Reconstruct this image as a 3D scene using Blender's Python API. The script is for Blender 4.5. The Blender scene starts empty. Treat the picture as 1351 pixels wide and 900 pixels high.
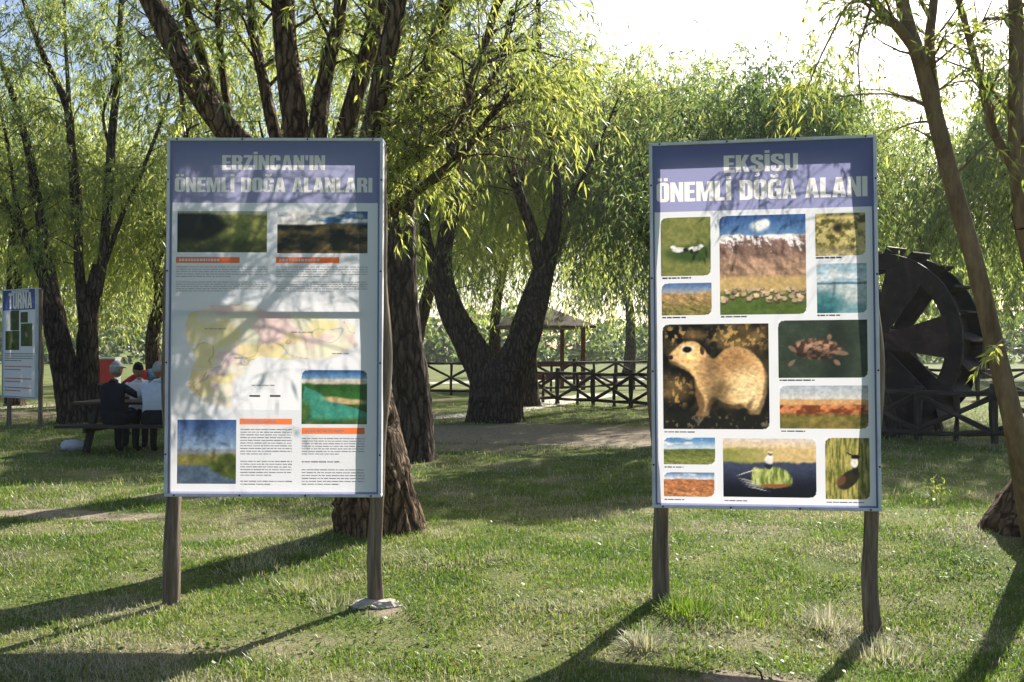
import bpy, bmesh, math
import numpy as np
from mathutils import Vector, Matrix

# ------------------------------------------------------------------ camera, world, sun, exposure
SC = bpy.context.scene
COL = SC.collection
EYE = 1.62
PITCH = math.radians(0.48)
FPX, CX, CY = 32 / 36 * 1351, 675.5, 450.0
cam = bpy.data.cameras.new('camera')
cam.lens = 32; cam.sensor_width = 36; cam.clip_end = 2000; cam.clip_start = 0.05
camo = bpy.data.objects.new('camera', cam); COL.objects.link(camo)
camo.location = (0, 0, EYE); camo.rotation_euler = (math.pi / 2 + PITCH, 0, 0)
SC.camera = camo

SUN_EL, SUN_AZ = math.radians(33), math.radians(33)
SUNV = np.array([math.sin(SUN_AZ) * math.cos(SUN_EL), math.cos(SUN_AZ) * math.cos(SUN_EL), math.sin(SUN_EL)])
W = bpy.data.worlds.new('World'); SC.world = W; W.use_nodes = True
nt = W.node_tree
sky = nt.nodes.new('ShaderNodeTexSky'); sky.sky_type = 'NISHITA'; sky.sun_disc = False
sky.sun_elevation = SUN_EL; sky.sun_rotation = SUN_AZ
sky.altitude = 1100; sky.air_density = 1.0; sky.dust_density = 5.0; sky.ozone_density = 1.0
bg = nt.nodes['Background']; bg.inputs['Strength'].default_value = 0.075
nt.links.new(sky.outputs[0], bg.inputs['Color'])
sl = bpy.data.lights.new('sun', 'SUN'); sl.energy = 5.0; sl.angle = math.radians(0.55); sl.color = (1.0, 0.94, 0.84)
so = bpy.data.objects.new('sun', sl); COL.objects.link(so)
so.rotation_euler = Vector(SUNV).to_track_quat('Z', 'Y').to_euler(); so.location = (8, 12, 14)
SC.view_settings.view_transform = 'Standard'; SC.view_settings.look = 'None'
SC.view_settings.gamma = 1.0; SC.view_settings.use_curve_mapping = False
SC.view_settings.exposure = 1.36
SC.render.engine = 'CYCLES'
SC.cycles.max_bounces = 7; SC.cycles.diffuse_bounces = 4; SC.cycles.transmission_bounces = 4
SC.cycles.glossy_bounces = 2; SC.cycles.use_denoising = True
SC.cycles.sample_clamp_indirect = 6.0

# ------------------------------------------------------------------ helpers
RNG = np.random.default_rng(11)

def P(px, py, depth):
    """world point seen at a place of the photograph, at a distance in metres along the view"""
    xr = (px - CX) / FPX; zr = -(py - CY) / FPX
    c, s = math.cos(PITCH), math.sin(PITCH)
    v = np.array([xr, c - zr * s, s + zr * c])
    return np.array([0, 0, EYE]) + v * (depth / v[1])

def project(p):
    p = np.atleast_2d(p)
    x, y, z = p[:, 0], p[:, 1], p[:, 2] - EYE
    d = y * math.cos(PITCH) + z * math.sin(PITCH); u = -y * math.sin(PITCH) + z * math.cos(PITCH)
    dd = np.where(np.abs(d) < .01, .01, d)
    return CX + FPX * x / dd, CY - FPX * u / dd, d

def _h(i, j, s):
    n = (i.astype(np.int64) * 374761393 + j.astype(np.int64) * 668265263 + s * 1442695041) & 0xffffffff
    n = ((n ^ (n >> 13)) * 1274126177) & 0xffffffff
    return ((n ^ (n >> 16)) & 0xffff) / 65535.0

def vn(x, y, s=0):
    x = np.asarray(x, float); y = np.asarray(y, float)
    i = np.floor(x); j = np.floor(y); fx = x - i; fy = y - j
    fx = fx * fx * (3 - 2 * fx); fy = fy * fy * (3 - 2 * fy)
    a, b, c, d = _h(i, j, s), _h(i + 1, j, s), _h(i, j + 1, s), _h(i + 1, j + 1, s)
    return (a * (1 - fx) + b * fx) * (1 - fy) + (c * (1 - fx) + d * fx) * fy

def fbm(x, y, s=0, o=4):
    t = 0; a = 1; w = 0
    for k in range(o):
        t = t + a * vn(x, y, s + k * 17); w += a; a *= .5
        x = np.asarray(x) * 2.03; y = np.asarray(y) * 2.03
    return t / w

def sm(a, b, x):
    t = np.clip((x - a) / (b - a), 0, 1); return t * t * (3 - 2 * t)

def lin(c):
    c = np.asarray(c, float)
    return np.where(c <= .04045, c / 12.92, ((c + .055) / 1.055) ** 2.4)

def norm(v):
    return v / np.maximum(np.linalg.norm(v, axis=-1, keepdims=True), 1e-9)

def link(name, data, parent=None):
    o = bpy.data.objects.new(name, data); COL.objects.link(o)
    if parent is not None: o.parent = parent
    return o

def tag(o, label=None, cat=None, group=None, kind=None):
    if label: o['label'] = label
    if cat: o['category'] = cat
    if group: o['group'] = group
    if kind: o['kind'] = kind
    return o

def empty(name, loc, label, cat, group=None, rz=0):
    e = link(name, None); e.location = loc; e.rotation_euler = (0, 0, rz); e.empty_display_size = .2
    return tag(e, label, cat, group)

def mesh(name, V, F, mat=None, smooth=False, attr=None, col=None):
    """V (n,3); F an (m,4)/(m,3) array or list of lists; attr: per-vertex float 'tint'; col: per-vertex rgb"""
    me = bpy.data.meshes.new(name)
    V = np.asarray(V, np.float32)
    if isinstance(F, np.ndarray):
        k = F.shape[1]; m = F.shape[0]
        me.vertices.add(len(V)); me.vertices.foreach_set('co', V.ravel())
        me.loops.add(m * k); me.loops.foreach_set('vertex_index', F.astype(np.int32).ravel())
        me.polygons.add(m); me.polygons.foreach_set('loop_start', np.arange(0, m * k, k, dtype=np.int32))
        me.polygons.foreach_set('loop_total', np.full(m, k, np.int32))
        me.update(calc_edges=True)
    else:
        me.from_pydata(V.tolist(), [], F); me.update()
    if smooth: me.polygons.foreach_set('use_smooth', np.ones(len(me.polygons), bool))
    if attr is not None:
        a = me.attributes.new('tint', 'FLOAT', 'POINT'); a.data.foreach_set('value', np.asarray(attr, np.float32))
    if col is not None:
        a = me.attributes.new('print', 'FLOAT_COLOR', 'POINT')
        c4 = np.ones((len(V), 4), np.float32); c4[:, :3] = col; a.data.foreach_set('color', c4.ravel())
    if mat: me.materials.append(mat)
    return me

class MB:
    """collects shapes for ONE mesh"""
    def __init__(s): s.V = []; s.F = []; s.n = 0; s.M = []
    def add(s, V, F, m=0):
        V = np.asarray(V, float)
        s.V.append(V)
        for f in F: s.F.append([int(i) + s.n for i in f]); s.M.append(m)
        s.n += len(V); return s
    def box(s, x0, x1, y0, y1, z0, z1, m=0, M=None):
        V = np.array([(x, y, z) for x in (x0, x1) for y in (y0, y1) for z in (z0, z1)], float)
        if M is not None: V = V @ np.array(M)[:3, :3].T + np.array(M)[:3, 3]
        return s.add(V, [(0, 1, 3, 2), (4, 6, 7, 5), (0, 4, 5, 1), (2, 3, 7, 6), (0, 2, 6, 4), (1, 5, 7, 3)], m)
    def tube(s, path, radii, n=8, cap=True, m=0, **k):
        V, F = tube(path, radii, n, **k)
        F = F.tolist()
        if cap:
            F.append(list(range(n - 1, -1, -1))); F.append(list(range(len(V) - n, len(V))))
        return s.add(V, F, m)
    def ball(s, c, r, nu=10, nv=7, m=0, f=None):
        V = []; F = []
        for j in range(nv + 1):
            th = math.pi * j / nv
            for i in range(nu):
                ph = 2 * math.pi * i / nu
                V.append((math.sin(th) * math.cos(ph), math.sin(th) * math.sin(ph), math.cos(th)))
        V = np.array(V)
        if f is not None: V = f(V)
        V = V * np.array(r) + np.array(c)
        for j in range(nv):
            for i in range(nu):
                F.append((j * nu + i, (j + 1) * nu + i, (j + 1) * nu + (i + 1) % nu, j * nu + (i + 1) % nu))
        return s.add(V, F, m)
    def build(s, name, mats, parent=None, smooth=False):
        if not isinstance(mats, (list, tuple)): mats = [mats]
        me = mesh(name, np.concatenate(s.V), s.F, None, smooth)
        for m in mats: me.materials.append(m)
        if len(mats) > 1: me.polygons.foreach_set('material_index', np.array(s.M, np.int32))
        return link(name, me, parent)

def spline(pts, rad, step):
    pts = np.asarray(pts, float); rad = np.asarray(rad, float)
    if len(pts) == 2: pts = np.array([pts[0], pts.mean(0), pts[1]]); rad = np.array([rad[0], rad.mean(), rad[1]])
    A = np.vstack([2 * pts[0] - pts[1], pts, 2 * pts[-1] - pts[-2]])
    out = []; ro = []
    for i in range(len(pts) - 1):
        p0, p1, p2, p3 = A[i:i + 4]
        k = max(1, int(round(np.linalg.norm(p2 - p1) / step)))
        for t in np.arange(k) / k:
            out.append(.5 * ((2 * p1) + (p2 - p0) * t + (2 * p0 - 5 * p1 + 4 * p2 - p3) * t * t + (3 * p1 - p0 - 3 * p2 + p3) * t ** 3))
            ro.append(rad[i] + (rad[i + 1] - rad[i]) * t)
    out.append(pts[-1]); ro.append(rad[-1])
    return np.array(out), np.array(ro)

def tube(path, radii, n=8, step=None, rough=0.0, freq=6.0, stretch=.25, seed=0, flare=0):
    p = np.asarray(path, float); r = np.asarray(radii, float)
    if r.ndim == 0: r = np.full(len(p), float(r))
    if step: p, r = spline(p, r, step)
    T = norm(np.gradient(p, axis=0))
    a = np.array([1.0, 0, 0]) if abs(T[0][0]) < .9 else np.array([0, 1.0, 0])
    N = np.zeros_like(p); N[0] = norm(np.cross(T[0], a))
    for i in range(1, len(p)):
        v = N[i - 1] - T[i] * np.dot(N[i - 1], T[i]); N[i] = norm(v)
    B = np.cross(T, N)
    th = np.arange(n) * 2 * math.pi / n
    s = np.concatenate([[0], np.cumsum(np.linalg.norm(np.diff(p, axis=0), axis=1))])
    R = np.repeat(r[:, None], n, 1)
    if rough:
        # furrowed bark: ridges run along the limb, wandering sideways
        S = s[:, None] + 0 * th[None, :]
        wob = (fbm(S * 2.0, th[None, :] * 1.3 + 0 * S, seed, 2) - .5) * 1.2
        a1 = (th[None, :] + wob)
        rid = np.zeros_like(R)
        for k, w in ((freq, .6), (freq * 1.9, .4)):
            rid += w * (1 - 2 * np.abs(vn(np.cos(a1) * k * .9 + 31, np.sin(a1) * k * .9 + S * k * stretch, seed + 5) - .5) * 2)
        lump = fbm(np.cos(th)[None, :] * 1.2 + 9 + S * .9, np.sin(th)[None, :] * 1.2 + S * .7, seed + 9, 3) - .5
        R = R * (1 + rough * (rid - .3) + rough * 1.6 * lump)
    if flare:
        zrel = s[:, None] / max(flare, 1e-3)
        R = R * (1 + .55 * np.exp(-zrel * 2.2) * (.55 + .45 * np.cos(th[None, :] * 5 + seed)))
    V = p[:, None, :] + R[..., None] * (np.cos(th)[None, :, None] * N[:, None, :] + np.sin(th)[None, :, None] * B[:, None, :])
    m = len(p)
    i, j = np.meshgrid(np.arange(m - 1), np.arange(n), indexing='ij'); j2 = (j + 1) % n
    F = np.stack([i * n + j, i * n + j2, (i + 1) * n + j2, (i + 1) * n + j], -1).reshape(-1, 4)
    return V.reshape(-1, 3), F

# ------------------------------------------------------------------ materials
def newmat(name):
    m = bpy.data.materials.new(name); m.use_nodes = True
    t = m.node_tree; t.nodes.clear()
    o = t.nodes.new('ShaderNodeOutputMaterial')
    return m, t, o

def N(t, typ, **k):
    n = t.nodes.new(typ)
    for a, b in k.items():
        if a.startswith('i_'):
            key = a[2:]
            n.inputs[int(key) if key.isdigit() else key.replace('_', ' ')].default_value = b
        else: setattr(n, a, b)
    return n

def ramp(t, fac, stops):
    r = t.nodes.new('ShaderNodeValToRGB'); e = r.color_ramp.elements
    while len(e) < len(stops): e.new(.5)
    for q, (p, c) in zip(e, stops): q.position = p; q.color = (*c, 1)
    t.links.new(fac, r.inputs[0]); return r.outputs[0]

def solid(name, stops, scale=(8, 8, 8), rough=.8, bump=.3, bdist=.01, detail=6, metallic=0, spec=.3, bscale=None, distort=0.0):
    """noise-mottled surface: colour ramp over a stretched noise, fine relief"""
    m, t, o = newmat(name)
    tc = N(t, 'ShaderNodeTexCoord'); mp = N(t, 'ShaderNodeMapping'); mp.inputs['Scale'].default_value = scale
    t.links.new(tc.outputs['Object'], mp.inputs[0])
    nz = N(t, 'ShaderNodeTexNoise', i_Scale=1.0, i_Detail=detail, i_Roughness=.62, i_Distortion=distort)
    t.links.new(mp.outputs[0], nz.inputs['Vector'])
    k = len(stops)
    st = [(.28 + .44 * i / max(1, k - 1), c) for i, c in enumerate(stops)]
    c = ramp(t, nz.outputs['Fac'], st)
    b = N(t, 'ShaderNodeBsdfPrincipled', i_Roughness=rough, i_Metallic=metallic)
    b.inputs['Specular IOR Level'].default_value = spec
    t.links.new(c, b.inputs['Base Color'])
    if bump:
        bp = N(t, 'ShaderNodeBump', i_Strength=bump, i_Distance=bdist)
        if bscale:
            mp2 = N(t, 'ShaderNodeMapping'); mp2.inputs['Scale'].default_value = bscale; t.links.new(tc.outputs['Object'], mp2.inputs[0])
            n2 = N(t, 'ShaderNodeTexNoise', i_Scale=1.0, i_Detail=8, i_Roughness=.7); t.links.new(mp2.outputs[0], n2.inputs['Vector'])
            t.links.new(n2.outputs['Fac'], bp.inputs['Height'])
        else: t.links.new(nz.outputs['Fac'], bp.inputs['Height'])
        t.links.new(bp.outputs[0], b.inputs['Normal'])
    t.links.new(b.outputs[0], o.inputs[0]); return m

def barkmat(name, stops, sc, dark=.22, dist=.05):
    """furrowed bark: plates parted by wandering vertical cracks"""
    m, t, o = newmat(name)
    tc = N(t, 'ShaderNodeTexCoord')
    wn = N(t, 'ShaderNodeTexNoise', i_Scale=6.0, i_Detail=4); t.links.new(tc.outputs['Object'], wn.inputs['Vector'])
    ad = N(t, 'ShaderNodeMix', data_type='VECTOR'); ad.inputs['Factor'].default_value = .09
    t.links.new(tc.outputs['Object'], ad.inputs['A']); t.links.new(wn.outputs['Color'], ad.inputs['B'])
    mp = N(t, 'ShaderNodeMapping'); mp.inputs['Scale'].default_value = sc; t.links.new(ad.outputs['Result'], mp.inputs[0])
    vo = N(t, 'ShaderNodeTexVoronoi', feature='DISTANCE_TO_EDGE', i_Scale=1.0); t.links.new(mp.outputs[0], vo.inputs['Vector'])
    nz = N(t, 'ShaderNodeTexNoise', i_Scale=2.2, i_Detail=9, i_Roughness=.7); t.links.new(mp.outputs[0], nz.inputs['Vector'])
    c = ramp(t, nz.outputs['Fac'], [(.28 + .44 * i / (len(stops) - 1), s) for i, s in enumerate(stops)])
    k = ramp(t, vo.outputs['Distance'], [(.02, (dark, dark, dark)), (.22, (1, 1, 1))])
    mu = N(t, 'ShaderNodeMix', data_type='RGBA', blend_type='MULTIPLY'); mu.inputs['Factor'].default_value = 1; t.links.new(c, mu.inputs['A']); t.links.new(k, mu.inputs['B'])
    hh = N(t, 'ShaderNodeMath', operation='MULTIPLY_ADD', i_1=.35); t.links.new(nz.outputs['Fac'], hh.inputs[0]); t.links.new(vo.outputs['Distance'], hh.inputs[2])
    bp = N(t, 'ShaderNodeBump', i_Strength=1.0, i_Distance=dist); t.links.new(hh.outputs[0], bp.inputs['Height'])
    b = N(t, 'ShaderNodeBsdfPrincipled', i_Roughness=.92); b.inputs['Specular IOR Level'].default_value = .12
    t.links.new(mu.outputs['Result'], b.inputs['Base Color']); t.links.new(bp.outputs[0], b.inputs['Normal']); t.links.new(b.outputs[0], o.inputs[0]); return m

def leafmat(name, stops, trans, tfac=.5, gloss=.05):
    m, t, o = newmat(name)
    at = N(t, 'ShaderNodeAttribute', attribute_name='tint')
    k = len(stops)
    c = ramp(t, at.outputs['Fac'], [(i / max(1, k - 1), s) for i, s in enumerate(stops)])
    c2 = ramp(t, at.outputs['Fac'], [(i / max(1, k - 1), s) for i, s in enumerate(trans)])
    d = N(t, 'ShaderNodeBsdfDiffuse'); tr = N(t, 'ShaderNodeBsdfTranslucent'); g = N(t, 'ShaderNodeBsdfGlossy', i_Roughness=.42)
    g.inputs['Color'].default_value = (.9, .95, .9, 1)
    t.links.new(c, d.inputs[0]); t.links.new(c2, tr.inputs[0])
    x = N(t, 'ShaderNodeMixShader', i_0=tfac); t.links.new(d.outputs[0], x.inputs[1]); t.links.new(tr.outputs[0], x.inputs[2])
    y = N(t, 'ShaderNodeMixShader', i_0=gloss); t.links.new(x.outputs[0], y.inputs[1]); t.links.new(g.outputs[0], y.inputs[2])
    t.links.new(y.outputs[0], o.inputs[0]); return m

def sheetmat(name, rgb=None, tfac=.5, rough=.45, milky=.0):
    """printed banner cloth: reflects like paint and lets light from behind glow through the ink"""
    m, t, o = newmat(name)
    if rgb is None:
        src = N(t, 'ShaderNodeAttribute', attribute_name='print').outputs['Color']
    else:
        n = N(t, 'ShaderNodeRGB'); n.outputs[0].default_value = (*rgb, 1); src = n.outputs[0]
    d = N(t, 'ShaderNodeBsdfDiffuse'); tr = N(t, 'ShaderNodeBsdfTranslucent'); g = N(t, 'ShaderNodeBsdfGlossy', i_Roughness=rough)
    warm = N(t, 'ShaderNodeMix', data_type='RGBA', blend_type='MULTIPLY'); warm.inputs['Factor'].default_value = 1
    t.links.new(src, warm.inputs['A']); warm.inputs['B'].default_value = (1, .95, .945, 1); milk = N(t, 'ShaderNodeMix', data_type='RGBA'); milk.inputs['Factor'].default_value = milky; milk.inputs['B'].default_value = (.8, .76, .76, 1); t.links.new(warm.outputs['Result'], milk.inputs['A'])
    t.links.new(src, d.inputs[0]); t.links.new(milk.outputs['Result'], tr.inputs[0])
    x = N(t, 'ShaderNodeMixShader', i_0=tfac); t.links.new(d.outputs[0], x.inputs[1]); t.links.new(tr.outputs[0], x.inputs[2])
    y = N(t, 'ShaderNodeMixShader', i_0=.035); t.links.new(x.outputs[0], y.inputs[1]); t.links.new(g.outputs[0], y.inputs[2])
    t.links.new(y.outputs[0], o.inputs[0]); return m

M = {}
M['bark'] = barkmat('furrowed_bark', [(.07, .045, .028), (.17, .115, .072), (.33, .24, .155)], (20, 20, 3.6), .22, .07)
M['bark_dark'] = barkmat('old_furrowed_bark', [(.04, .032, .024), (.10, .076, .055), (.19, .145, .105)], (13, 13, 2.6), .28, .10)
M['bark_smooth'] = solid('smooth_bark', [(.08, .054, .03), (.165, .115, .066), (.25, .18, .11)], (16, 16, 5), .85, .6, .008, 8, spec=.2, bscale=(60, 60, 16))
M['post'] = solid('weathered_post', [(.07, .05, .036), (.20, .15, .11), (.36, .29, .22)], (38, 38, 3), .85, 1.0, .02, 9, spec=.2, bscale=(90, 90, 5))
M['log'] = solid('fence_log', [(.022, .017, .014), (.05, .04, .032), (.10, .08, .065)], (20, 20, 3), .85, .6, .01, spec=.2)
M['frame'] = solid('frame_paint', [(.38, .39, .43), (.52, .53, .57), (.60, .61, .64)], (14, 14, 5), .5, .1, .002, spec=.4)
M['batten'] = solid('raw_batten', [(.2, .16, .11), (.35, .28, .2)], (30, 30, 3), .85, .4, .004)
M['concrete'] = solid('footing_concrete', [(.26, .22, .18), (.42, .37, .31), (.54, .49, .43)], (30, 30, 30), .95, .8, .02, 8)
M['wheel'] = solid('rusty_dark_plate', [(.007, .006, .006), (.015, .012, .011), (.032, .022, .018), (.075, .05, .04)], (3, 3, 3), .75, .5, .01, 9, spec=.35, distort=.6)
M['wheel_red'] = solid('faded_red_plate', [(.022, .013, .011), (.05, .025, .021), (.10, .06, .05)], (3, 3, 3), .7, .4, .01, 9, spec=.35, distort=.6)
M['table'] = solid('dark_table_wood', [(.025, .018, .013), (.055, .04, .03)], (5, 30, 30), .7, .4, .005)
M['roof'] = solid('roof_shingle', [(.05, .036, .028), (.10, .075, .06), (.15, .115, .09)], (6, 6, 12), .9, .6, .03)
M['redwood'] = solid('red_brown_timber', [(.10, .03, .022), (.17, .055, .04)], (8, 8, 8), .8, .3, .01)
M['red'] = solid('red_paint', [(.42, .03, .018), (.52, .045, .026)], (3, 3, 3), .5, .1, .003)
M['white'] = solid('white_paint', [(.66, .66, .64), (.78, .78, .77)], (5, 5, 5), .6, .1, .003)
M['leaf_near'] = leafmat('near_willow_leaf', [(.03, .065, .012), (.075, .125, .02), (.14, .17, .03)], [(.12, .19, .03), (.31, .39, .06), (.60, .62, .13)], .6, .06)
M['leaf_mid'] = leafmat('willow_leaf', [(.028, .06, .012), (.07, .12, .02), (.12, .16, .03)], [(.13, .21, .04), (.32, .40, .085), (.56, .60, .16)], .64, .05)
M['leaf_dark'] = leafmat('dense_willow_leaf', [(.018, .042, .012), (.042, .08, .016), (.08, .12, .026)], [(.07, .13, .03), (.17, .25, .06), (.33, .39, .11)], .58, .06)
M['grass'] = leafmat('grass_blade', [(.05, .105, .014), (.10, .17, .025), (.20, .205, .075), (.50, .47, .36)], [(.12, .24, .02), (.24, .36, .03), (.36, .38, .09), (.48, .45, .31)], .45, .025)

# ------------------------------------------------------------------ ground
def gh(x, y):
    x = np.asarray(x, float); y = np.asarray(y, float)
    h = .075 + .09 * (fbm(x * .45 + 3, y * .45 + 7, 3, 3) - .5) + .03 * (fbm(x * 1.9, y * 1.9, 8, 3) - .5)
    h = h - .115 * np.exp(-((x - 2.25) ** 2 + (y - 4.9) ** 2) / .8)
    h = h + .05 * np.exp(-((x - .85) ** 2 + (y - 5.3) ** 2) / .3)
    h = h + .10 * np.exp(-((x + 1.05) ** 2 + (y - 7.3) ** 2) / .9)
    h = h + .16 * np.exp(-((x - 4.1) ** 2 + (y - 7.2) ** 2) / 1.2)
    far = sm(14, 30, y)
    return h * (1 - far) + far * (.03 + .05 * (fbm(x * .1, y * .1, 5, 2) - .5))

def G(px, py, z=.07):
    """ground point seen at a place of the photograph"""
    for _ in range(4):
        q = P(px, py, 1.0) - np.array([0, 0, EYE]); k = (z - EYE) / q[2]; p = q * k; z = float(gh(p[0], p[1]))
    return np.array([p[0], p[1], z])

DIRT = [(G(995, 896), .26, .12, 1.0), (G(500, 808), .13, .09, .8), (G(90, 678), .95, .22, .8), (G(250, 655), .5, .18, .6), (G(330, 705), .5, .2, .45),
        (G(690, 572), 2.6, 1.7, 1.0), (G(830, 583), 1.7, 1.0, .95), (G(620, 590), .9, .5, .6), (G(150, 803), .35, .08, .5), (G(1010, 712), .5, .2, .2),
        (G(30, 548), 2.5, 1.0, .8), (G(590, 650), .7, .25, .45), (G(190, 760), .3, .1, .25), (G(1310, 700), .5, .3, .4), (G(580, 860), .3, .1, .15), (G(840, 700), .3, .1, .2)]
def dirt(x, y):
    x = np.asarray(x, float); y = np.asarray(y, float)
    m = np.zeros_like(x)
    wx = x + .35 * (fbm(x * 1.7, y * 1.7, 21, 3) - .5); wy = y + .35 * (fbm(x * 1.7 + 5, y * 1.7, 22, 3) - .5)
    for c, a, b, w in DIRT:
        e = ((wx - c[0]) / a) ** 2 + ((wy - c[1]) / b) ** 2
        m = np.maximum(m, w * (1 - sm(.5, 2.0, e)))
    n = fbm(x * .9 + 40, y * 1.3, 31, 4)
    m = np.maximum(m, .40 * sm(.60, .76, n))
    return np.clip(m * 1.15, 0, 1)

def axis(lo, hi, a, b, fine, grow):
    v = [a]
    while v[-1] < b: v.append(v[-1] + fine)
    st = fine
    while v[-1] < hi: st *= grow; v.append(v[-1] + st)
    st = fine; w = []
    cur = a
    while cur > lo: st *= grow; cur -= st; w.append(cur)
    return np.array(w[::-1] + v)
xs = axis(-300, 300, -5.5, 5.5, .06, 1.09); ys = axis(-60, 600, 3.6, 11.0, .06, 1.07)
X, Y = np.meshgrid(xs, ys, indexing='xy')
Z = gh(X, Y); D = dirt(X, Y) * (1 - sm(30, 60, Y))
V = np.stack([X, Y, Z], -1).reshape(-1, 3)
nx, ny = len(xs), len(ys)
i, j = np.meshgrid(np.arange(ny - 1), np.arange(nx - 1), indexing='ij')
F = np.stack([i * nx + j, i * nx + j + 1, (i + 1) * nx + j + 1, (i + 1) * nx + j], -1).reshape(-1, 4)
def groundmat():
    m, t, o = newmat('lawn_ground')
    tc = N(t, 'ShaderNodeTexCoord'); at = N(t, 'ShaderNodeAttribute', attribute_name='tint')
    n1 = N(t, 'ShaderNodeTexNoise', i_Scale=1.3, i_Detail=6); n2 = N(t, 'ShaderNodeTexNoise', i_Scale=60.0, i_Detail=8, i_Roughness=.7); n3 = N(t, 'ShaderNodeTexNoise', i_Scale=14.0, i_Detail=6)
    for n in (n1, n2, n3): t.links.new(tc.outputs['Object'], n.inputs['Vector'])
    gr = ramp(t, n1.outputs['Fac'], [(.3, (.06, .10, .022)), (.5, (.12, .15, .04)), (.7, (.22, .205, .10))])
    fine = ramp(t, n2.outputs['Fac'], [(.3, (.5, .5, .5)), (.7, (1.35, 1.35, 1.35))])
    so_ = ramp(t, n3.outputs['Fac'], [(.25, (.20, .155, .105)), (.5, (.30, .245, .175)), (.75, (.40, .335, .25))])
    mx = N(t, 'ShaderNodeMix', data_type='RGBA'); t.links.new(gr, mx.inputs['A']); t.links.new(so_, mx.inputs['B'])
    t.links.new(at.outputs['Fac'], mx.inputs['Factor'])
    mu = N(t, 'ShaderNodeMix', data_type='RGBA', blend_type='MULTIPLY'); mu.inputs['Factor'].default_value = 1
    t.links.new(mx.outputs['Result'], mu.inputs['A']); t.links.new(fine, mu.inputs['B'])
    b = N(t, 'ShaderNodeBsdfPrincipled', i_Roughness=.95); b.inputs['Specular IOR Level'].default_value = .1
    t.links.new(mu.outputs['Result'], b.inputs['Base Color'])
    bp = N(t, 'ShaderNodeBump', i_Strength=.8, i_Distance=.02); t.links.new(n2.outputs['Fac'], bp.inputs['Height']); t.links.new(bp.outputs[0], b.inputs['Normal'])
    t.links.new(b.outputs[0], o.inputs[0]); return m
go = link('ground', mesh('ground', V, F, groundmat(), True, attr=D.ravel())); tag(go, kind='structure')

# pale footpath strips behind the trees
M['path'] = solid('pale_gravel', [(.30, .27, .22), (.42, .38, .32), (.5, .46, .4)], (6, 6, 6), .95, .6, .02, 8)
def strip(name, pts, w):
    p, r = spline([G(a, b) if len(c) == 0 else np.array([a, b, 0]) for a, b, *c in pts], [w] * len(pts), .5)
    T = norm(np.gradient(p, axis=0)); S = np.stack([-T[:, 1], T[:, 0], 0 * T[:, 0]], 1)
    rows = []
    for k in np.linspace(-1, 1, 7):
        q = p + S * k * (w / 2) * (1 + .15 * (fbm(np.arange(len(p)) * .4, np.full(len(p), k * 3), 77, 2) - .5)[:, None])
        q[:, 2] = gh(q[:, 0], q[:, 1]) + .008 + .006 * (1 - abs(k)); rows.append(q)
    V = np.concatenate(rows); n = len(p)
    F = [[a * n + b, a * n + b + 1, (a + 1) * n + b + 1, (a + 1) * n + b] for a in range(6) for b in range(n - 1)]
    return tag(link(name, mesh(name, V, F, M['path'], True)), kind='structure')
strip('footpath', [(-400, 546), (-100, 541), (80, 536), (300, 540), (480, 546), (600, 549), (700, 535), (800, 520)], 1.5)
strip('gravel_lane', [(560, 506), (700, 503), (900, 500), (1150, 500), (1500, 506)], 2.2)

# ------------------------------------------------------------------ board printing helpers
def Rm(a):
    rx, ry, rz = a
    return np.array(Matrix.Rotation(rz, 3, 'Z') @ Matrix.Rotation(ry, 3, 'Y') @ Matrix.Rotation(rx, 3, 'X'))

def rr(x0, y0, x1, y1, r=1.2, k=4):
    o = []
    for cx, cy, a0 in ((x1 - r, y1 - r, 0), (x0 + r, y1 - r, 90), (x0 + r, y0 + r, 180), (x1 - r, y0 + r, 270)):
        for q in range(k + 1):
            a = math.radians(a0 + 90 * q / k); o.append((cx + r * math.cos(a), cy + r * math.sin(a)))
    return o
def arc(cx, cy, r, a0, a1, k=5): return [(cx + r * math.cos(math.radians(a0 + (a1 - a0) * q / k)), cy + r * math.sin(math.radians(a0 + (a1 - a0) * q / k))) for q in range(k + 1)]
s_ = 1.9
def _C(w=4.6):
    return (arc(w - 1.6, 8.4, 1.6, 0, 90) + arc(1.6, 8.4, 1.6, 90, 180) + arc(1.6, 1.6, 1.6, 180, 270) + arc(w - 1.6, 1.6, 1.6, 270, 360)
            + [(w, 3.9), (w - s_, 3.9), (w - s_, 2.1)] + arc(w / 2, 2.0, w / 2 - s_, 0, -180, 4) + [(s_, 8.0)] + arc(w / 2, 8.0, w / 2 - s_, 180, 0, 4) + [(w - s_, 6.4), (w, 6.4)])
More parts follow.
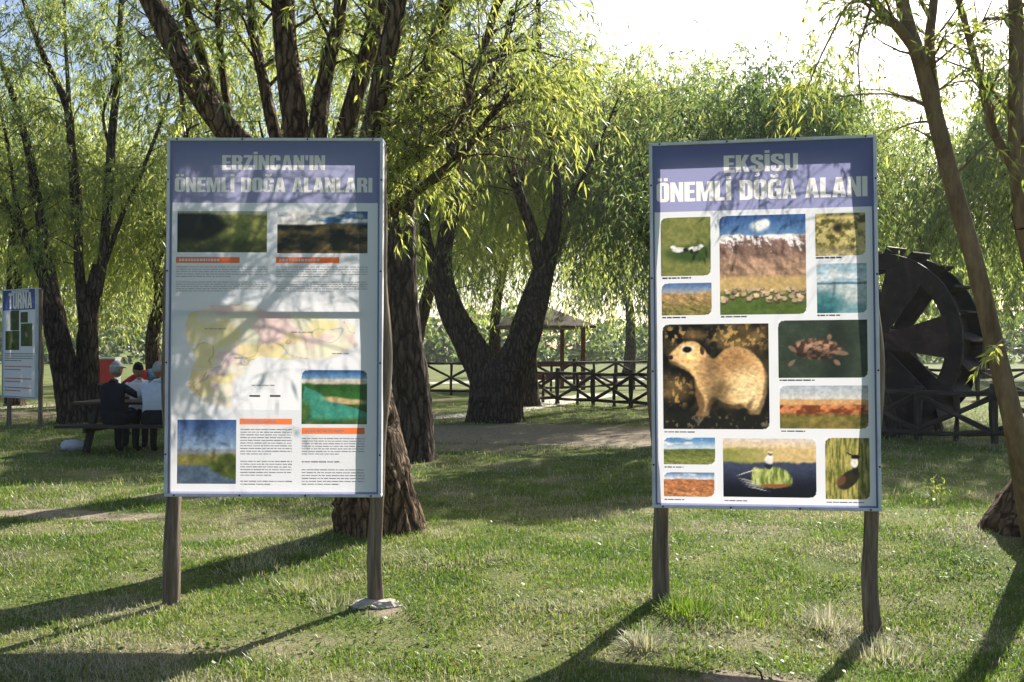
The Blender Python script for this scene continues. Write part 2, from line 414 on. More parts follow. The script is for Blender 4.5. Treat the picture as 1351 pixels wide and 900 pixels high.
GL = {
 'E': (3.9, [[(0, 0), (3.9, 0), (3.9, 1.6), (s_, 1.6), (s_, 4.3), (3.6, 4.3), (3.6, 5.8), (s_, 5.8), (s_, 8.4), (3.9, 8.4), (3.9, 10), (0, 10)]]),
 'L': (3.7, [[(0, 0), (3.7, 0), (3.7, 1.6), (s_, 1.6), (s_, 10), (0, 10)]]),
 'T': (4.2, [[(1.2, 0), (3.0, 0), (3.0, 8.3), (4.2, 8.3), (4.2, 10), (0, 10), (0, 8.3), (1.2, 8.3)]]),
 'I': (1.8, [[(0, 0), (1.8, 0), (1.8, 10), (0, 10)]]),
 'Z': (4.0, [[(0, 0), (4, 0), (4, 1.6), (1.9, 1.6), (4, 8.3), (4, 10), (.1, 10), (.1, 8.4), (2.1, 8.4), (0, 1.7)]]),
 'N': (4.7, [[(0, 0), (1.6, 0), (1.6, 5.2), (3.0, 0), (4.7, 0), (4.7, 10), (3.1, 10), (3.1, 5.0), (1.7, 10), (0, 10)]]),
 'M': (6.2, [[(0, 0), (1.55, 0), (1.55, 6.4), (2.5, 0), (3.7, 0), (4.65, 6.4), (4.65, 0), (6.2, 0), (6.2, 10), (4.0, 10), (3.1, 4.2), (2.2, 10), (0, 10)]]),
 'K': (4.9, [[(0, 0), (s_, 0), (s_, 3.0), (2.2, 4.1), (3.1, 0), (4.9, 0), (3.3, 5.7), (4.8, 10), (3.0, 10), (s_, 6.0), (s_, 10), (0, 10)]]),
 'A': (4.9, [[(0, 0), (1.7, 0), (1.95, 1.8), (2.95, 1.8), (3.2, 0), (4.9, 0), (3.5, 10), (1.4, 10)], [(2.1, 3.3), (2.8, 3.3), (2.45, 7.4)]]),
 'U': (4.6, [[(0, 10), (0, 1.7)] + arc(1.7, 1.7, 1.7, 180, 270) + arc(2.9, 1.7, 1.7, 270, 360) + [(4.6, 10), (2.85, 10), (2.85, 2.1)] + arc(2.3, 2.0, .55, 0, -180, 4) + [(1.75, 10)]]),
 'O': (4.6, [rr(0, 0, 4.6, 10, 1.7), rr(s_, 1.5, 4.6 - s_, 8.5, .5)]),
 'D': (4.6, [[(0, 0)] + arc(2.8, 1.8, 1.8, 270, 360) + arc(2.8, 8.2, 1.8, 0, 90) + [(0, 10)], [(s_, 1.6), (2.4, 1.6), (2.85, 2.2), (2.85, 7.8), (2.4, 8.4), (s_, 8.4)]]),
 'R': (4.7, [[(0, 0), (s_, 0), (s_, 4.2), (2.3, 4.2), (2.85, 3.6), (2.95, 0), (4.7, 0), (4.55, 4.1), (3.9, 5.0), (4.6, 6.0), (4.6, 8.6)] + arc(2.9, 8.3, 1.7, 0, 90) + [(0, 10)], [(s_, 5.7), (2.5, 5.7), (2.85, 6.2), (2.85, 7.9), (2.5, 8.4), (s_, 8.4)]]),
 'C': (4.6, [_C()]),
 'G': (4.7, [arc(3.1, 8.4, 1.6, 0, 90) + arc(1.6, 8.4, 1.6, 90, 180) + arc(1.6, 1.6, 1.6, 180, 270) + [(2.6, 0), (3.3, .9), (3.5, 0), (4.7, 0), (4.7, 5.3), (2.5, 5.3), (2.5, 3.9), (3.0, 3.9), (3.0, 2.0)] + arc(2.35, 2.0, .6, 0, -180, 4) + [(s_, 8.0)] + arc(2.35, 8.0, .6, 180, 0, 4) + [(2.95, 6.7), (4.7, 6.7)]]),
 'S': (4.5, [[(0, 3.6), (0, 1.6)] + arc(1.6, 1.6, 1.6, 180, 270) + arc(2.9, 1.6, 1.6, 270, 360) + [(4.5, 3.9), (4.1, 4.9), (2.0, 6.7), (1.75, 7.3), (1.75, 8.2), (2.25, 8.6), (2.75, 8.2), (2.75, 6.9), (4.4, 6.9), (4.4, 8.4)] + arc(2.9, 8.4, 1.6, 0, 90) + arc(1.6, 8.4, 1.6, 90, 180) + [(0, 6.6), (.4, 5.6), (2.5, 3.8), (2.75, 3.2), (2.75, 1.8), (2.25, 1.4), (1.75, 1.8), (1.75, 3.6)]]),
 "'": (1.5, [[(.3, 6.6), (1.2, 6.6), (1.5, 10), (0, 10)]]),
 ' ': (2.2, []),
}
def box2(x0, y0, x1, y1): return [(x0, y0), (x1, y0), (x1, y1), (x0, y1)]
GL['İ'] = (1.8, GL['I'][1] + [box2(0, 10.7, 1.8, 12.3)])
GL['Ö'] = (4.6, GL['O'][1] + [box2(.5, 10.7, 1.9, 12.3), box2(2.7, 10.7, 4.1, 12.3)])
GL['Ğ'] = (4.7, GL['G'][1] + [[(.8, 12.5), (1.0, 11.2), (1.8, 10.6), (2.9, 10.6), (3.7, 11.2), (3.9, 12.5), (2.9, 12.5), (2.75, 11.9), (1.95, 11.9), (1.8, 12.5)]])
GL['Ş'] = (4.5, GL['S'][1] + [[(1.8, -.5), (2.9, -.5), (3.0, -1.1), (3.2, -1.5), (3.0, -2.4), (2.2, -2.9), (1.3, -2.7), (1.3, -2.0), (2.1, -2.0), (2.1, -1.4), (1.8, -1.2)]])
def layout(txt, x0, x1, zb, zt):
    """outlines of a line of block lettering fitted between x0..x1 with capitals from zb to zt"""
    out = []; x = 0; gap = .42
    for ch in txt:
        w, polys = GL[ch]
        for p in polys: out.append([(x + a, b) for a, b in p])
        x += w + gap
    k = (x1 - x0) / (x - gap); kz = (zt - zb) / 10
    return [[(x0 + a * k, zb + b * kz) for a, b in p] for p in out]
def filled(name, polys, mat, parent, y=0.0):
    """flat plate bounded by outlines, holes left open"""
    c = bpy.data.curves.new(name, 'CURVE'); c.dimensions = '2D'; c.fill_mode = 'FRONT'
    for p in polys:
        s = c.splines.new('POLY'); s.points.add(len(p) - 1); s.use_cyclic_u = True
        for q, (a, b) in zip(s.points, p): q.co = (a, b, 0, 1)
    t = bpy.data.objects.new(name, c); COL.objects.link(t)
    me = bpy.data.meshes.new_from_object(t.evaluated_get(bpy.context.evaluated_depsgraph_get()))
    bpy.data.objects.remove(t); bpy.data.curves.remove(c)
    me.transform(Matrix.Translation((0, y, 0)) @ Matrix.Rotation(math.pi / 2, 4, 'X'))
    me.name = name; me.materials.clear(); me.materials.append(mat)
    return link(name, me, parent)

M['print'] = sheetmat('printed_sheet', None, .38)
WHITE = tuple(lin(np.array([226, 229, 234]) / 255) * .96)
M['sheet'] = sheetmat('white_sheet', WHITE, .31)
M['blue_R'] = sheetmat('blue_ink', tuple(lin(np.array([104, 112, 168]) / 255)), .4, milky=.2)
M['blue_L'] = sheetmat('faded_blue_ink', tuple(lin(np.array([126, 132, 178]) / 255)), .4, milky=.2)
M['blue_T'] = sheetmat('deep_blue_ink', tuple(lin(np.array([70, 92, 160]) / 255)), .5)
M['lettering'] = sheetmat('white_lettering', tuple(lin(np.array([232, 232, 230]) / 255) * .98), .36)
M['orange'] = sheetmat('orange_ink', tuple(lin(np.array([224, 116, 60]) / 255)), .4)
M['ink'] = sheetmat('dark_ink', (.10, .10, .11), .4)
M['ink_grey'] = sheetmat('grey_ink', (.40, .40, .42), .45)
M['ink_red'] = sheetmat('red_ink', (.45, .16, .13), .4)

_m = MB(); _m.tube([(0, 0, 0), (0, -.002, 0)], [.006, .005], 8); SCREW = mesh('screw', np.concatenate(_m.V), _m.F, M['wheel'])
class Board:
    """printed cloth on a frame between two posts; u to the right, z up, origin at the middle of the sheet"""
    def __init__(s, name, label, center, ang, w, h, corners, group):
        s.w, s.h = w, h; R = Rm(ang); s.R = R; s.c = np.array(center)
        s.e = empty(name, center, label, 'sign board', group); s.e.rotation_euler = ang
        A = []; src = [(-w / 2, h / 2), (w / 2, h / 2), (w / 2, -h / 2), (-w / 2, -h / 2)]
        for (x, y), (a, b) in zip(corners, src):
            A += [[x, y, 1, 0, 0, 0, -a * x, -a * y, -a], [0, 0, 0, x, y, 1, -b * x, -b * y, -b]]
        s.H = np.linalg.svd(np.array(A))[2][-1].reshape(3, 3)
        s.holes = []
    def uz(s, px, py):
        q = s.H @ np.array([px, py, 1]); return q[0] / q[2], q[1] / q[2]
    def rect(s, a, b, c, d):
        (x0, z1), (x1, z0) = s.uz(a, b), s.uz(c, d); return x0, x1, z0, z1
    def photo(s, r, fn, name='photograph', corner='', res=.0048, label=None):
        x0, x1, z0, z1 = s.rect(*r); s.holes.append((x0, x1, z0, z1))
        nx = max(6, int((x1 - x0) / res)); nz = max(6, int((z1 - z0) / res))
        U, Vv = np.meshgrid(np.linspace(0, 1, nx + 1), np.linspace(0, 1, nz + 1), indexing='xy')
        Uw = U + .02 * (fbm(U * nx * .13, Vv * nz * .13, 61, 3) - .5); Vw = Vv + .02 * (fbm(U * nx * .13 + 9, Vv * nz * .13, 62, 3) - .5)
        c = np.clip(fn(Uw, Vw) * (.84 + .32 * fbm(U * nx * .33 + 3, Vv * nz * .37, 7 + nx, 3))[..., None], 0, 1) if name != 'map' else np.clip(fn(U, Vv), 0, 1); c = (lambda q: q * .84 + q.mean(-1, keepdims=True) * .16)(lin(c)) * (.80 if name != 'map' else .96)
        w, h = x1 - x0, z1 - z0; rad = .035
        for ch in corner:
            cx, cz = {'a': (0, 0), 'b': (1, 0), 'c': (1, 1), 'd': (0, 1)}[ch]
            dx = np.abs(U - cx) * w; dz = np.abs(Vv - cz) * h
            out = (dx < rad) & (dz < rad) & ((dx - rad) ** 2 + (dz - rad) ** 2 > rad * rad)
            c[out] = WHITE
        V = np.stack([x0 + U * w, 0 * U, z1 - Vv * h], -1).reshape(-1, 3)
        i, j = np.meshgrid(np.arange(nz), np.arange(nx), indexing='ij'); n = nx + 1
        F = np.stack([(i + 1) * n + j, (i + 1) * n + j + 1, i * n + j + 1, i * n + j], -1).reshape(-1, 4)
        o = link(name, mesh(name, V, F, M['print'], col=c.reshape(-1, 3)), s.e)
        if label: o['label'] = label
        return o
    def patch(s, r, mat, name, y=-.0012, hole=False):
        x0, x1, z0, z1 = r
        if hole: s.holes.append(r)
        return link(name, mesh(name, [(x0, y, z0), (x1, y, z0), (x1, y, z1), (x0, y, z1)], [[0, 1, 2, 3]], mat), s.e)
    def words(s, r, rows, mat, name='text_block', hgt=.5, last=.6, seed=0, gaps=()):
        """rows of print too small to read: word-length dashes"""
        x0, x1, z0, z1 = s.rect(*r); rg = np.random.default_rng(seed); V = []; F = []
        pitch = (z1 - z0) / rows
        for k in range(rows):
            if k in gaps: continue
            z = z1 - (k + .5) * pitch; x = x0; xe = x1 if (k + 1 not in gaps and k != rows - 1) else x0 + (x1 - x0) * last
            while x < xe:
                w = rg.uniform(.012, .045); w = min(w, xe - x)
                n = len(V); hh = pitch * hgt * rg.uniform(.30, .38)
                V += [(x, -.0014, z - hh), (x + w, -.0014, z - hh), (x + w, -.0014, z + hh), (x, -.0014, z + hh)]; F.append([n, n + 1, n + 2, n + 3])
                x += w + rg.uniform(.0035, .006)
        o = link(name, mesh(name, V, F, mat), s.e); o['kind'] = 'stuff'; return o
    def heading(s, r, seed):
        x0, x1, z0, z1 = s.rect(*r)
        o = s.patch((x0, x1, z0, z1), M['orange'], 'heading_bar', y=0, hole=True)
        rg = np.random.default_rng(seed); V = []; F = []; x = x0 + .02; zc = (z0 + z1) / 2; hh = (z1 - z0) * .22
        while x < x0 + (x1 - x0) * .66:
            w = rg.uniform(.008, .018); n = len(V)
            V += [(x, -.0012, zc - hh), (x + w, -.0012, zc - hh), (x + w, -.0012, zc + hh), (x, -.0012, zc + hh)]; F.append([n, n + 1, n + 2, n + 3]); x += w + .0045
        h_ = link('heading_text', mesh('heading_text', V, F, M['lettering']), o); h_['kind'] = 'stuff'
    def finish(s, zband, titles, blue, border, posts, batten=None, wobble=None):
        w, h = s.w / 2 - .018, s.h / 2 - .018
        # title band with the lettering cut through it, then the letters in white
        polys = []
        for t in titles: polys += layout(*t)
        band = filled('title_band', [box2(-w, zband, w, h)] + polys, blue, s.e)
        filled('title_lettering', polys, M['lettering'], s.e)
        b = border
        for r in ((-w, -w + b, -h, zband), (w - b, w, -h, zband), (-w + b, w - b, -h, -h + b)):
            s.patch(r, blue, 'blue_edge', y=0)
        # white sheet: everything the photographs leave
        X = {-w + b, w - b}; Zs = {-h + b, zband}
        for x0, x1, z0, z1 in s.holes: X |= {x0, x1}; Zs |= {z0, z1}
        X = sorted(X); Zs = sorted(Zs); V = []; F = []; idx = {}
        def vid(a, c):
            if (a, c) not in idx: idx[(a, c)] = len(V); V.append((X[a], 0, Zs[c]))
            return idx[(a, c)]
        for a in range(len(X) - 1):
            for c in range(len(Zs) - 1):
                mx, mz = (X[a] + X[a + 1]) / 2, (Zs[c] + Zs[c + 1]) / 2
                if any(q[0] < mx < q[1] and q[2] < mz < q[3] for q in s.holes): continue
                F.append([vid(a, c), vid(a + 1, c), vid(a + 1, c + 1), vid(a, c + 1)])
        link('printed_sheet', mesh('printed_sheet', V, F, M['sheet']), s.e)
        # frame: four rails round the sheet, deep behind it
        W2, H2 = s.w / 2, s.h / 2; d0, d1 = -.012, .055; t = .018
        for q in ((-W2, W2, H2 - t, H2, .10), (-W2, W2, -H2, -H2 + t, d1), (-W2, -W2 + t, -H2 + t, H2 - t, d1), (W2 - t, W2, -H2 + t, H2 - t, d1)):
            m = MB(); m.box(q[0], q[1], d0, q[4], q[2], q[3])
            o = m.build('frame_rail', M['frame'], s.e)
            bv = o.modifiers.new('edge', 'BEVEL'); bv.width = .003; bv.segments = 1
        m = MB(); m.box(-W2 + t, W2 - t, .008, .10, H2 - t - .065, H2 - t - .001); m.build('backing_plank', M['batten'], s.e)
        for x0_, x1_ in ((-W2 + t, -W2 + t + .022), (W2 - t - .03, W2 - t)):  # unseen strips added behind the sides to close the sun gap by the posts
            m = MB(); m.box(x0_, x1_, .008, .05, -H2 + t, H2 - t - .066); m.build('side_shade_strip', M['batten'], s.e)
        if batten is not None:
            m = MB(); m.box(-W2 + t, W2 - t, .012, .034, batten - .012, batten + .012); m.build('batten', M['batten'], s.e)
        sc_ = SCREW
        for q in [(x_, -.0135, z_) for x_ in np.linspace(-W2 + .06, W2 - .06, 4) for z_ in (H2 - t / 2, -H2 + t / 2)] + [(x_, -.0135, z_) for z_ in np.linspace(-H2 + .25, H2 - .25, 4) for x_ in (-W2 + t / 2, W2 - t / 2)]:
            o = link('screw', sc_, s.e); o.location = q
        # posts, set behind the side rails, down into the ground
        for k, (x, zg, xb) in enumerate(posts):
            z = np.linspace(zg - .25, H2 - .03, 30); tt = (z - z[0]) / (z[-1] - z[0])
            rg = np.random.default_rng(int(abs(x * 1000)) + k)
            xw = x + (xb - x) * (1 - tt) ** 1.5 + .017 * np.sin(tt * 9 + k * 2 + x) + .007 * np.sin(tt * 23 + k); yw = .105 + .006 * np.sin(tt * 5 + k)
            m = MB(); m.tube(np.stack([xw, yw, z], 1), .044 + .005 * np.sin(tt * 13 + k), 20, rough=.16, freq=4, stretch=.1, seed=k + 3)
            m.build('post', M['post'], s.e, True)

def ctr(*c): return np.array(c, float) / 255
def mix(a, b, t): return a + (b - a) * np.clip(np.asarray(t), 0, 1)[..., None]
def fill(U, c): return np.ones(U.shape + (3,)) * ctr(*c)
def land(top, bot, hz, noise=.25, scale=6, seed=0, mid=None):
    """sky over land"""
    def f(U, V):
        n = fbm(U * scale, V * scale, seed, 5)
        ridge = hz + .10 * (fbm(U * 3.1, U * 0 + 2, seed + 3, 3) - .5)
        c = mix(fill(U, top[0]), fill(U, top[1]), sm(0, 1, V / hz))
        cl = sm(.5, .75, fbm(U * 4, V * 9, seed + 5, 4)) * (top[2] if len(top) > 2 else 0)
        c = mix(c, fill(U, (235, 236, 240)), cl)
        g = mix(fill(U, bot[0]), fill(U, bot[1]), sm(0, 1, (V - hz) / (1 - hz)))
        g = g * (1 - noise * .5 + noise * n + noise * 2.4 * relief(U, V, scale, scale * 1.6, seed + 21))[..., None]
        if mid is not None:
            r2 = hz + mid[1] + .05 * (fbm(U * 5, U * 0, seed + 8, 3) - .5)
            g = mix(fill(U, mid[0]) * (.8 + .4 * n)[..., None], g, sm(r2 - .01, r2 + .02, V))
        return mix(c, g, sm(ridge - .012, ridge + .012, V))
    return f
def blob(U, V, cx, cy, rx, ry, soft=.25, ang=0):
    c, s = math.cos(ang), math.sin(ang); x = U - cx; y = V - cy
    e = np.sqrt(((x * c + y * s) / rx) ** 2 + ((-x * s + y * c) / ry) ** 2)
    return 1 - sm(1 - soft, 1 + soft, e)
def soft(U, V, pts, k=2):
    """smoothly curved closed outline with softened edge"""
    p = np.array(pts, float); q = np.vstack([p[-1], p, p[:2]]); o = []
    for a in range(len(p)):
        p0, p1, p2, p3 = q[a:a + 4]
        for t in (0, .25, .5, .75): o.append(.5 * ((2 * p1) + (p2 - p0) * t + (2 * p0 - 5 * p1 + 4 * p2 - p3) * t * t + (3 * p1 - p0 - 3 * p2 + p3) * t ** 3))
    m = inpoly(U, V, o).astype(float)
    for _ in range(k):
        e = np.pad(m, 1, mode='edge'); m = (e[:-2, 1:-1] + e[2:, 1:-1] + e[1:-1, :-2] + e[1:-1, 2:] + 2 * m) / 6
    return m
def relief(U, V, sx, sy, seed, o=5):
    """light and dark sides of hills in a landscape print"""
    a = fbm(U * sx, V * sy, seed, o); b = fbm(U * sx + .12, V * sy - .1, seed, o); return np.clip((a - b) * 3.2, -.5, .5)
def inpoly(U, V, pts):
    pts = np.array(pts, float); ins = np.zeros(U.shape, bool); n = len(pts)
    for a in range(n):
        x1, y1 = pts[a]; x2, y2 = pts[(a + 1) % n]
        with np.errstate(divide='ignore', invalid='ignore'):
            cr = ((y1 > V) != (y2 > V)) & (U < (x2 - x1) * (V - y1) / (y2 - y1 + 1e-12) + x1)
        ins ^= cr
    return ins

# ---- pictures on the right board
def p_birds(U, V):
    n = fbm(U * 9, V * 9, 3, 4); c = mix(fill(U, (98, 112, 40)), fill(U, (150, 148, 74)), n)
    c = mix(c, fill(U, (58, 84, 30)), blob(U, V, .6, .62, .5, .14, .5))
    w = np.maximum(blob(U, V, .36, .55, .14, .045), np.maximum(blob(U, V, .68, .54, .12, .04), np.maximum(blob(U, V, .25, .51, .06, .03), blob(U, V, .8, .5, .06, .03))))
    c = mix(c, fill(U, (232, 230, 226)), w)
    return mix(c, fill(U, (34, 34, 34)), np.maximum(blob(U, V, .5, .56, .05, .035), blob(U, V, .62, .58, .03, .04)))
def p_mount(U, V):
    n = fbm(U * 7, V * 9, 13, 5); c = mix(fill(U, (38, 84, 150)), fill(U, (92, 140, 190)), V / .2)
    c = mix(c, fill(U, (240, 240, 242)), np.clip(blob(U, V, .47, .11, .1, .05, .5) + blob(U, V, .53, .08, .05, .04, .5), 0, 1))
    r = .18 + .04 * fbm(U * 5, U * 0, 4, 3)
    m = mix(fill(U, (120, 92, 82)), fill(U, (176, 140, 108)), sm(.25, .6, V)) * (.85 + .3 * n + .7 * relief(U, V, 6, 7, 15))[..., None]
    m = mix(m, fill(U, (244, 240, 240)), (1 - sm(.20, .30, V + .3 * relief(U, V, 9, 8, 16))))
    c = mix(c, m, sm(r - .01, r + .01, V))
    f = mix(fill(U, (206, 172, 110)), fill(U, (186, 158, 84)), n); c = mix(c, f, sm(.60, .64, V))
    g = mix(fill(U, (66, 92, 28)), fill(U, (104, 124, 44)), n); c = mix(c, g, sm(.74, .82, V))
    rg = np.random.default_rng(5)
    for k in range(60):
        x = rg.uniform(.02, .98); y = .73 + rg.beta(1.5, 2) * .16; s = .018 + .07 * (y - .7)
        c = mix(c, fill(U, (74, 62, 40)), blob(U, V, x, y + s * .8, s * 1.1, s * .6)); kk = rg.uniform(.7, 1.05); c = mix(c, fill(U, (222 * kk, 196 * kk, 150 * kk)), blob(U, V, x, y, s * 1.25, s * .75)); c = mix(c, fill(U, (120, 96, 66)), blob(U, V, x + s * rg.choice([-1.2, 1.2]), y + s * .1, s * .4, s * .4))
    return c
def p_bush(U, V):
    n = fbm(U * 12, V * 11, 23, 5); c = mix(fill(U, (96, 92, 34)), fill(U, (206, 190, 110)), sm(.35, .65, n))
    c = mix(c, fill(U, (60, 48, 30)), np.maximum(blob(U, V, .45, .35, .09, .12, .6), blob(U, V, .38, .86, .06, .08, .6)))
    return mix(c, fill(U, (215, 200, 150)), .5 * sm(.7, .9, V) * (1 - sm(.95, 1, U)))
def p_lake(U, V):
    n = fbm(U * 3, V * 12, 33, 4)
    c = mix(fill(U, (150, 186, 206)), fill(U, (214, 224, 228)), sm(.3, .7, n))
    c = mix(c, fill(U, (86, 120, 140)), blob(U, V, .6, .40, .9, .025)); c = mix(c, mix(fill(U, (150, 178, 186)), fill(U, (206, 214, 212)), n), sm(.42, .46, V))
    c = mix(c, mix(fill(U, (20, 86, 96)), fill(U, (70, 140, 146)), n), blob(U, V, .12, .85, .45, .28, .5)); return mix(c, fill(U, (110, 160, 170)), blob(U, V, .8, .95, .35, .12, .6))
def p_squirrel(U, V):
    n = fbm(U * 9, V * 9, 43, 5); c = mix(fill(U, (16, 14, 10)), fill(U, (62, 52, 30)), sm(.45, .7, n))
    gold = np.maximum(blob(U, V, .75, .14, .22, .12, .7), np.maximum(blob(U, V, .12, .62, .14, .12, .6), blob(U, V, .3, .1, .1, .05, .7)))
    c = mix(c, mix(fill(U, (84, 66, 26)), fill(U, (190, 150, 80)), n), gold * .7)
    fine = fbm(U * 30, V * 26, 47, 3); c = mix(c, fill(U, (206, 164, 84)), .85 * sm(.56, .68, fine) * np.maximum(np.maximum(blob(U, V, .72, .13, .26, .13, .7), blob(U, V, .12, .64, .15, .14, .6)), blob(U, V, .12, .1, .14, .08, .7)))
    c = mix(c, fill(U, (30, 28, 22)), .8 * sm(.8, .9, V + .08 * n)); c = mix(c, fill(U, (120, 108, 84)), .8 * sm(.62, .7, fine) * sm(.82, .9, V))
    body = [(.06, .30), (.10, .25), (.17, .19), (.24, .165), (.32, .175), (.38, .22), (.42, .29), (.47, .33), (.52, .31), (.58, .25), (.67, .22), (.77, .235), (.87, .29), (.94, .38), (.98, .50), (.985, .62), (.96, .74), (.93, .82), (.90, .86), (.82, .86), (.78, .80), (.70, .81), (.60, .79), (.53, .73), (.48, .75), (.44, .83), (.42, .88), (.36, .87), (.39, .80), (.38, .70), (.33, .60), (.29, .50), (.24, .45), (.17, .41), (.10, .38), (.06, .35)]
    b = soft(U, V, body, 2)
    leg = soft(U, V, [(.30, .52), (.36, .60), (.40, .72), (.39, .86), (.33, .89), (.31, .86), (.34, .80), (.31, .68)], 2); c = mix(c, fill(U, (120, 88, 50)), leg)
    k = fbm(U * 26, V * 26, 44, 3)
    fur = mix(fill(U, (214, 164, 86)), fill(U, (240, 200, 128)), k)
    fur = mix(fur, fill(U, (150, 104, 54)), .75 * blob(U, V, .66, .34, .2, .13, .7) * (.5 + k)); fur = mix(fur, fill(U, (244, 214, 156)), .7 * blob(U, V, .80, .62, .16, .18, .7))
    fur = mix(fur, fill(U, (170, 128, 78)), .7 * blob(U, V, .40, .45, .06, .16, .6)); fur = mix(fur, fill(U, (206, 160, 100)), .6 * blob(U, V, .12, .32, .08, .05, .5))
    fur = mix(fur, fill(U, (120, 86, 46)), .6 * blob(U, V, .62, .80, .2, .05, .6))
    up = soft(U, V, [(x_ - .03, y_ - .05) for x_, y_ in body], 9); fur = mix(fur * .55, fur, sm(.0, .75, up)); fur = fur * (.80 + .45 * fbm(U * 34 - V * 20, V * 60, 46, 3))[..., None]
    fur = mix(fur, fur * .55, blob(U, V, .52, .66, .10, .16, .7)); fur = mix(fur, fur * .6, .8 * blob(U, V, .47, .40, .05, .10, .8)); fur = mix(fur, fur * 1.12, blob(U, V, .24, .32, .10, .06, .8))
    fur = mix(fur, fur * .5, .8 * blob(U, V, .80, .80, .02, .12, .8, .5))
    c = mix(c, fur, b)
    c = mix(c, fill(U, (238, 220, 180)), blob(U, V, .235, .24, .062, .045) * b); c = mix(c, fill(U, (14, 10, 8)), blob(U, V, .235, .24, .042, .030))
    c = mix(c, fill(U, (70, 48, 30)), blob(U, V, .375, .255, .02, .045) * b); return mix(c, fill(U, (40, 28, 20)), blob(U, V, .075, .315, .022, .02))
def p_turtle(U, V):
    n = fbm(U * 6, V * 6, 53, 4); c = mix(fill(U, (38, 52, 40)), fill(U, (66, 80, 62)), n); c = mix(c, fill(U, (24, 32, 28)), blob(U, V, .65, .6, .14, .6, .8) * .6)
    k = fbm(U * 22, V * 18, 54, 3); b = blob(U, V, .43, .50, .28, .18, .15, .08)
    c = mix(c, mix(fill(U, (70, 50, 40)), fill(U, (186, 140, 108)), sm(.35, .75, k)), b); c = mix(c, c * .6, b * blob(U, V, .45, .62, .3, .1, .8))
    for a in ((.70, .57, .09, .04, .2), (.16, .50, .07, .03, .9), (.15, .74, .07, .028, -1.0), (.66, .74, .06, .03, 1.0), (.58, .30, .03, .05, 0)):
        c = mix(c, fill(U, (150, 118, 88)), .8 * blob(U, V, a[0], a[1], a[2], a[3], .3, a[4]))
    return c
def p_flock(U, V):
    n = fbm(U * 14, V * 10, 63, 4); c = mix(fill(U, (168, 182, 196)), fill(U, (206, 206, 204)), V / .3)
    c = mix(c, mix(fill(U, (206, 150, 84)), fill(U, (226, 180, 112)), n), sm(.3, .34, V)); c = mix(c, mix(fill(U, (120, 54, 20)), fill(U, (220, 130, 60)), sm(.35, .65, n)), sm(.42, .48, V))
    return mix(c, mix(fill(U, (70, 80, 22)), fill(U, (170, 140, 60)), n), sm(.6, .72, V + .1 * (n - .5)))
def p_raft(U, V):
    n = fbm(U * 16, V * 7, 73, 4); c = mix(fill(U, (220, 206, 196)), fill(U, (226, 200, 150)), V / .16)
    c = mix(c, mix(fill(U, (140, 146, 60)), fill(U, (214, 184, 116)), sm(.0, .7, U + .5 * (n - .5))), sm(.13, .2, V))
    w = mix(fill(U, (58, 66, 96)), fill(U, (20, 22, 36)), sm(.45, .9, V)); c = mix(c, w, sm(.38, .44, V + .06 * (n - .5)))
    r = soft(U, V, [(.30, .74), (.33, .5), (.42, .52), (.55, .48), (.68, .55), (.75, .76), (.55, .84), (.36, .80)])
    c = mix(c, mix(fill(U, (100, 120, 36)), fill(U, (196, 206, 110)), sm(.3, .7, fbm(U * 40, V * 5, 74, 3))), r.astype(float)); c = mix(c, fill(U, (150, 80, 40)), blob(U, V, .56, .80, .16, .03, .4))
    for k in range(4): c = mix(c, fill(U, (206, 206, 200)), .8 * blob(U, V, .28 + .03 * k, .72 + .045 * k, .12, .008, .5, .35))
    c = mix(c, fill(U, (220, 214, 196)), blob(U, V, .26, .58, .12, .007, .5, -.45)); c = mix(c, fill(U, (34, 40, 60)), blob(U, V, .49, .47, .035, .06))
    c = mix(c, fill(U, (240, 236, 230)), blob(U, V, .50, .36, .045, .08)); c = mix(c, fill(U, (120, 86, 66)), blob(U, V, .51, .26, .022, .035)); return mix(c, fill(U, (236, 226, 200)), blob(U, V, .51, .235, .03, .014))
def p_lapwing(U, V):
    n = fbm(U * 30, V * 5, 83, 4); c = mix(fill(U, (84, 96, 26)), fill(U, (190, 176, 84)), sm(.25, .75, n))
    c = mix(c, fill(U, (46, 42, 30)), blob(U, V, .52, .68, .26, .13, .12, -.45)); c = mix(c, fill(U, (120, 74, 50)), .8 * blob(U, V, .36, .70, .12, .07, .3, -.4))
    c = mix(c, fill(U, (30, 30, 28)), blob(U, V, .68, .53, .07, .09)); c = mix(c, fill(U, (232, 228, 216)), blob(U, V, .66, .40, .08, .085)); c = mix(c, fill(U, (24, 24, 24)), blob(U, V, .68, .31, .1, .035)); return mix(c, fill(U, (24, 24, 24)), blob(U, V, .56, .27, .1, .012, .3, .35))

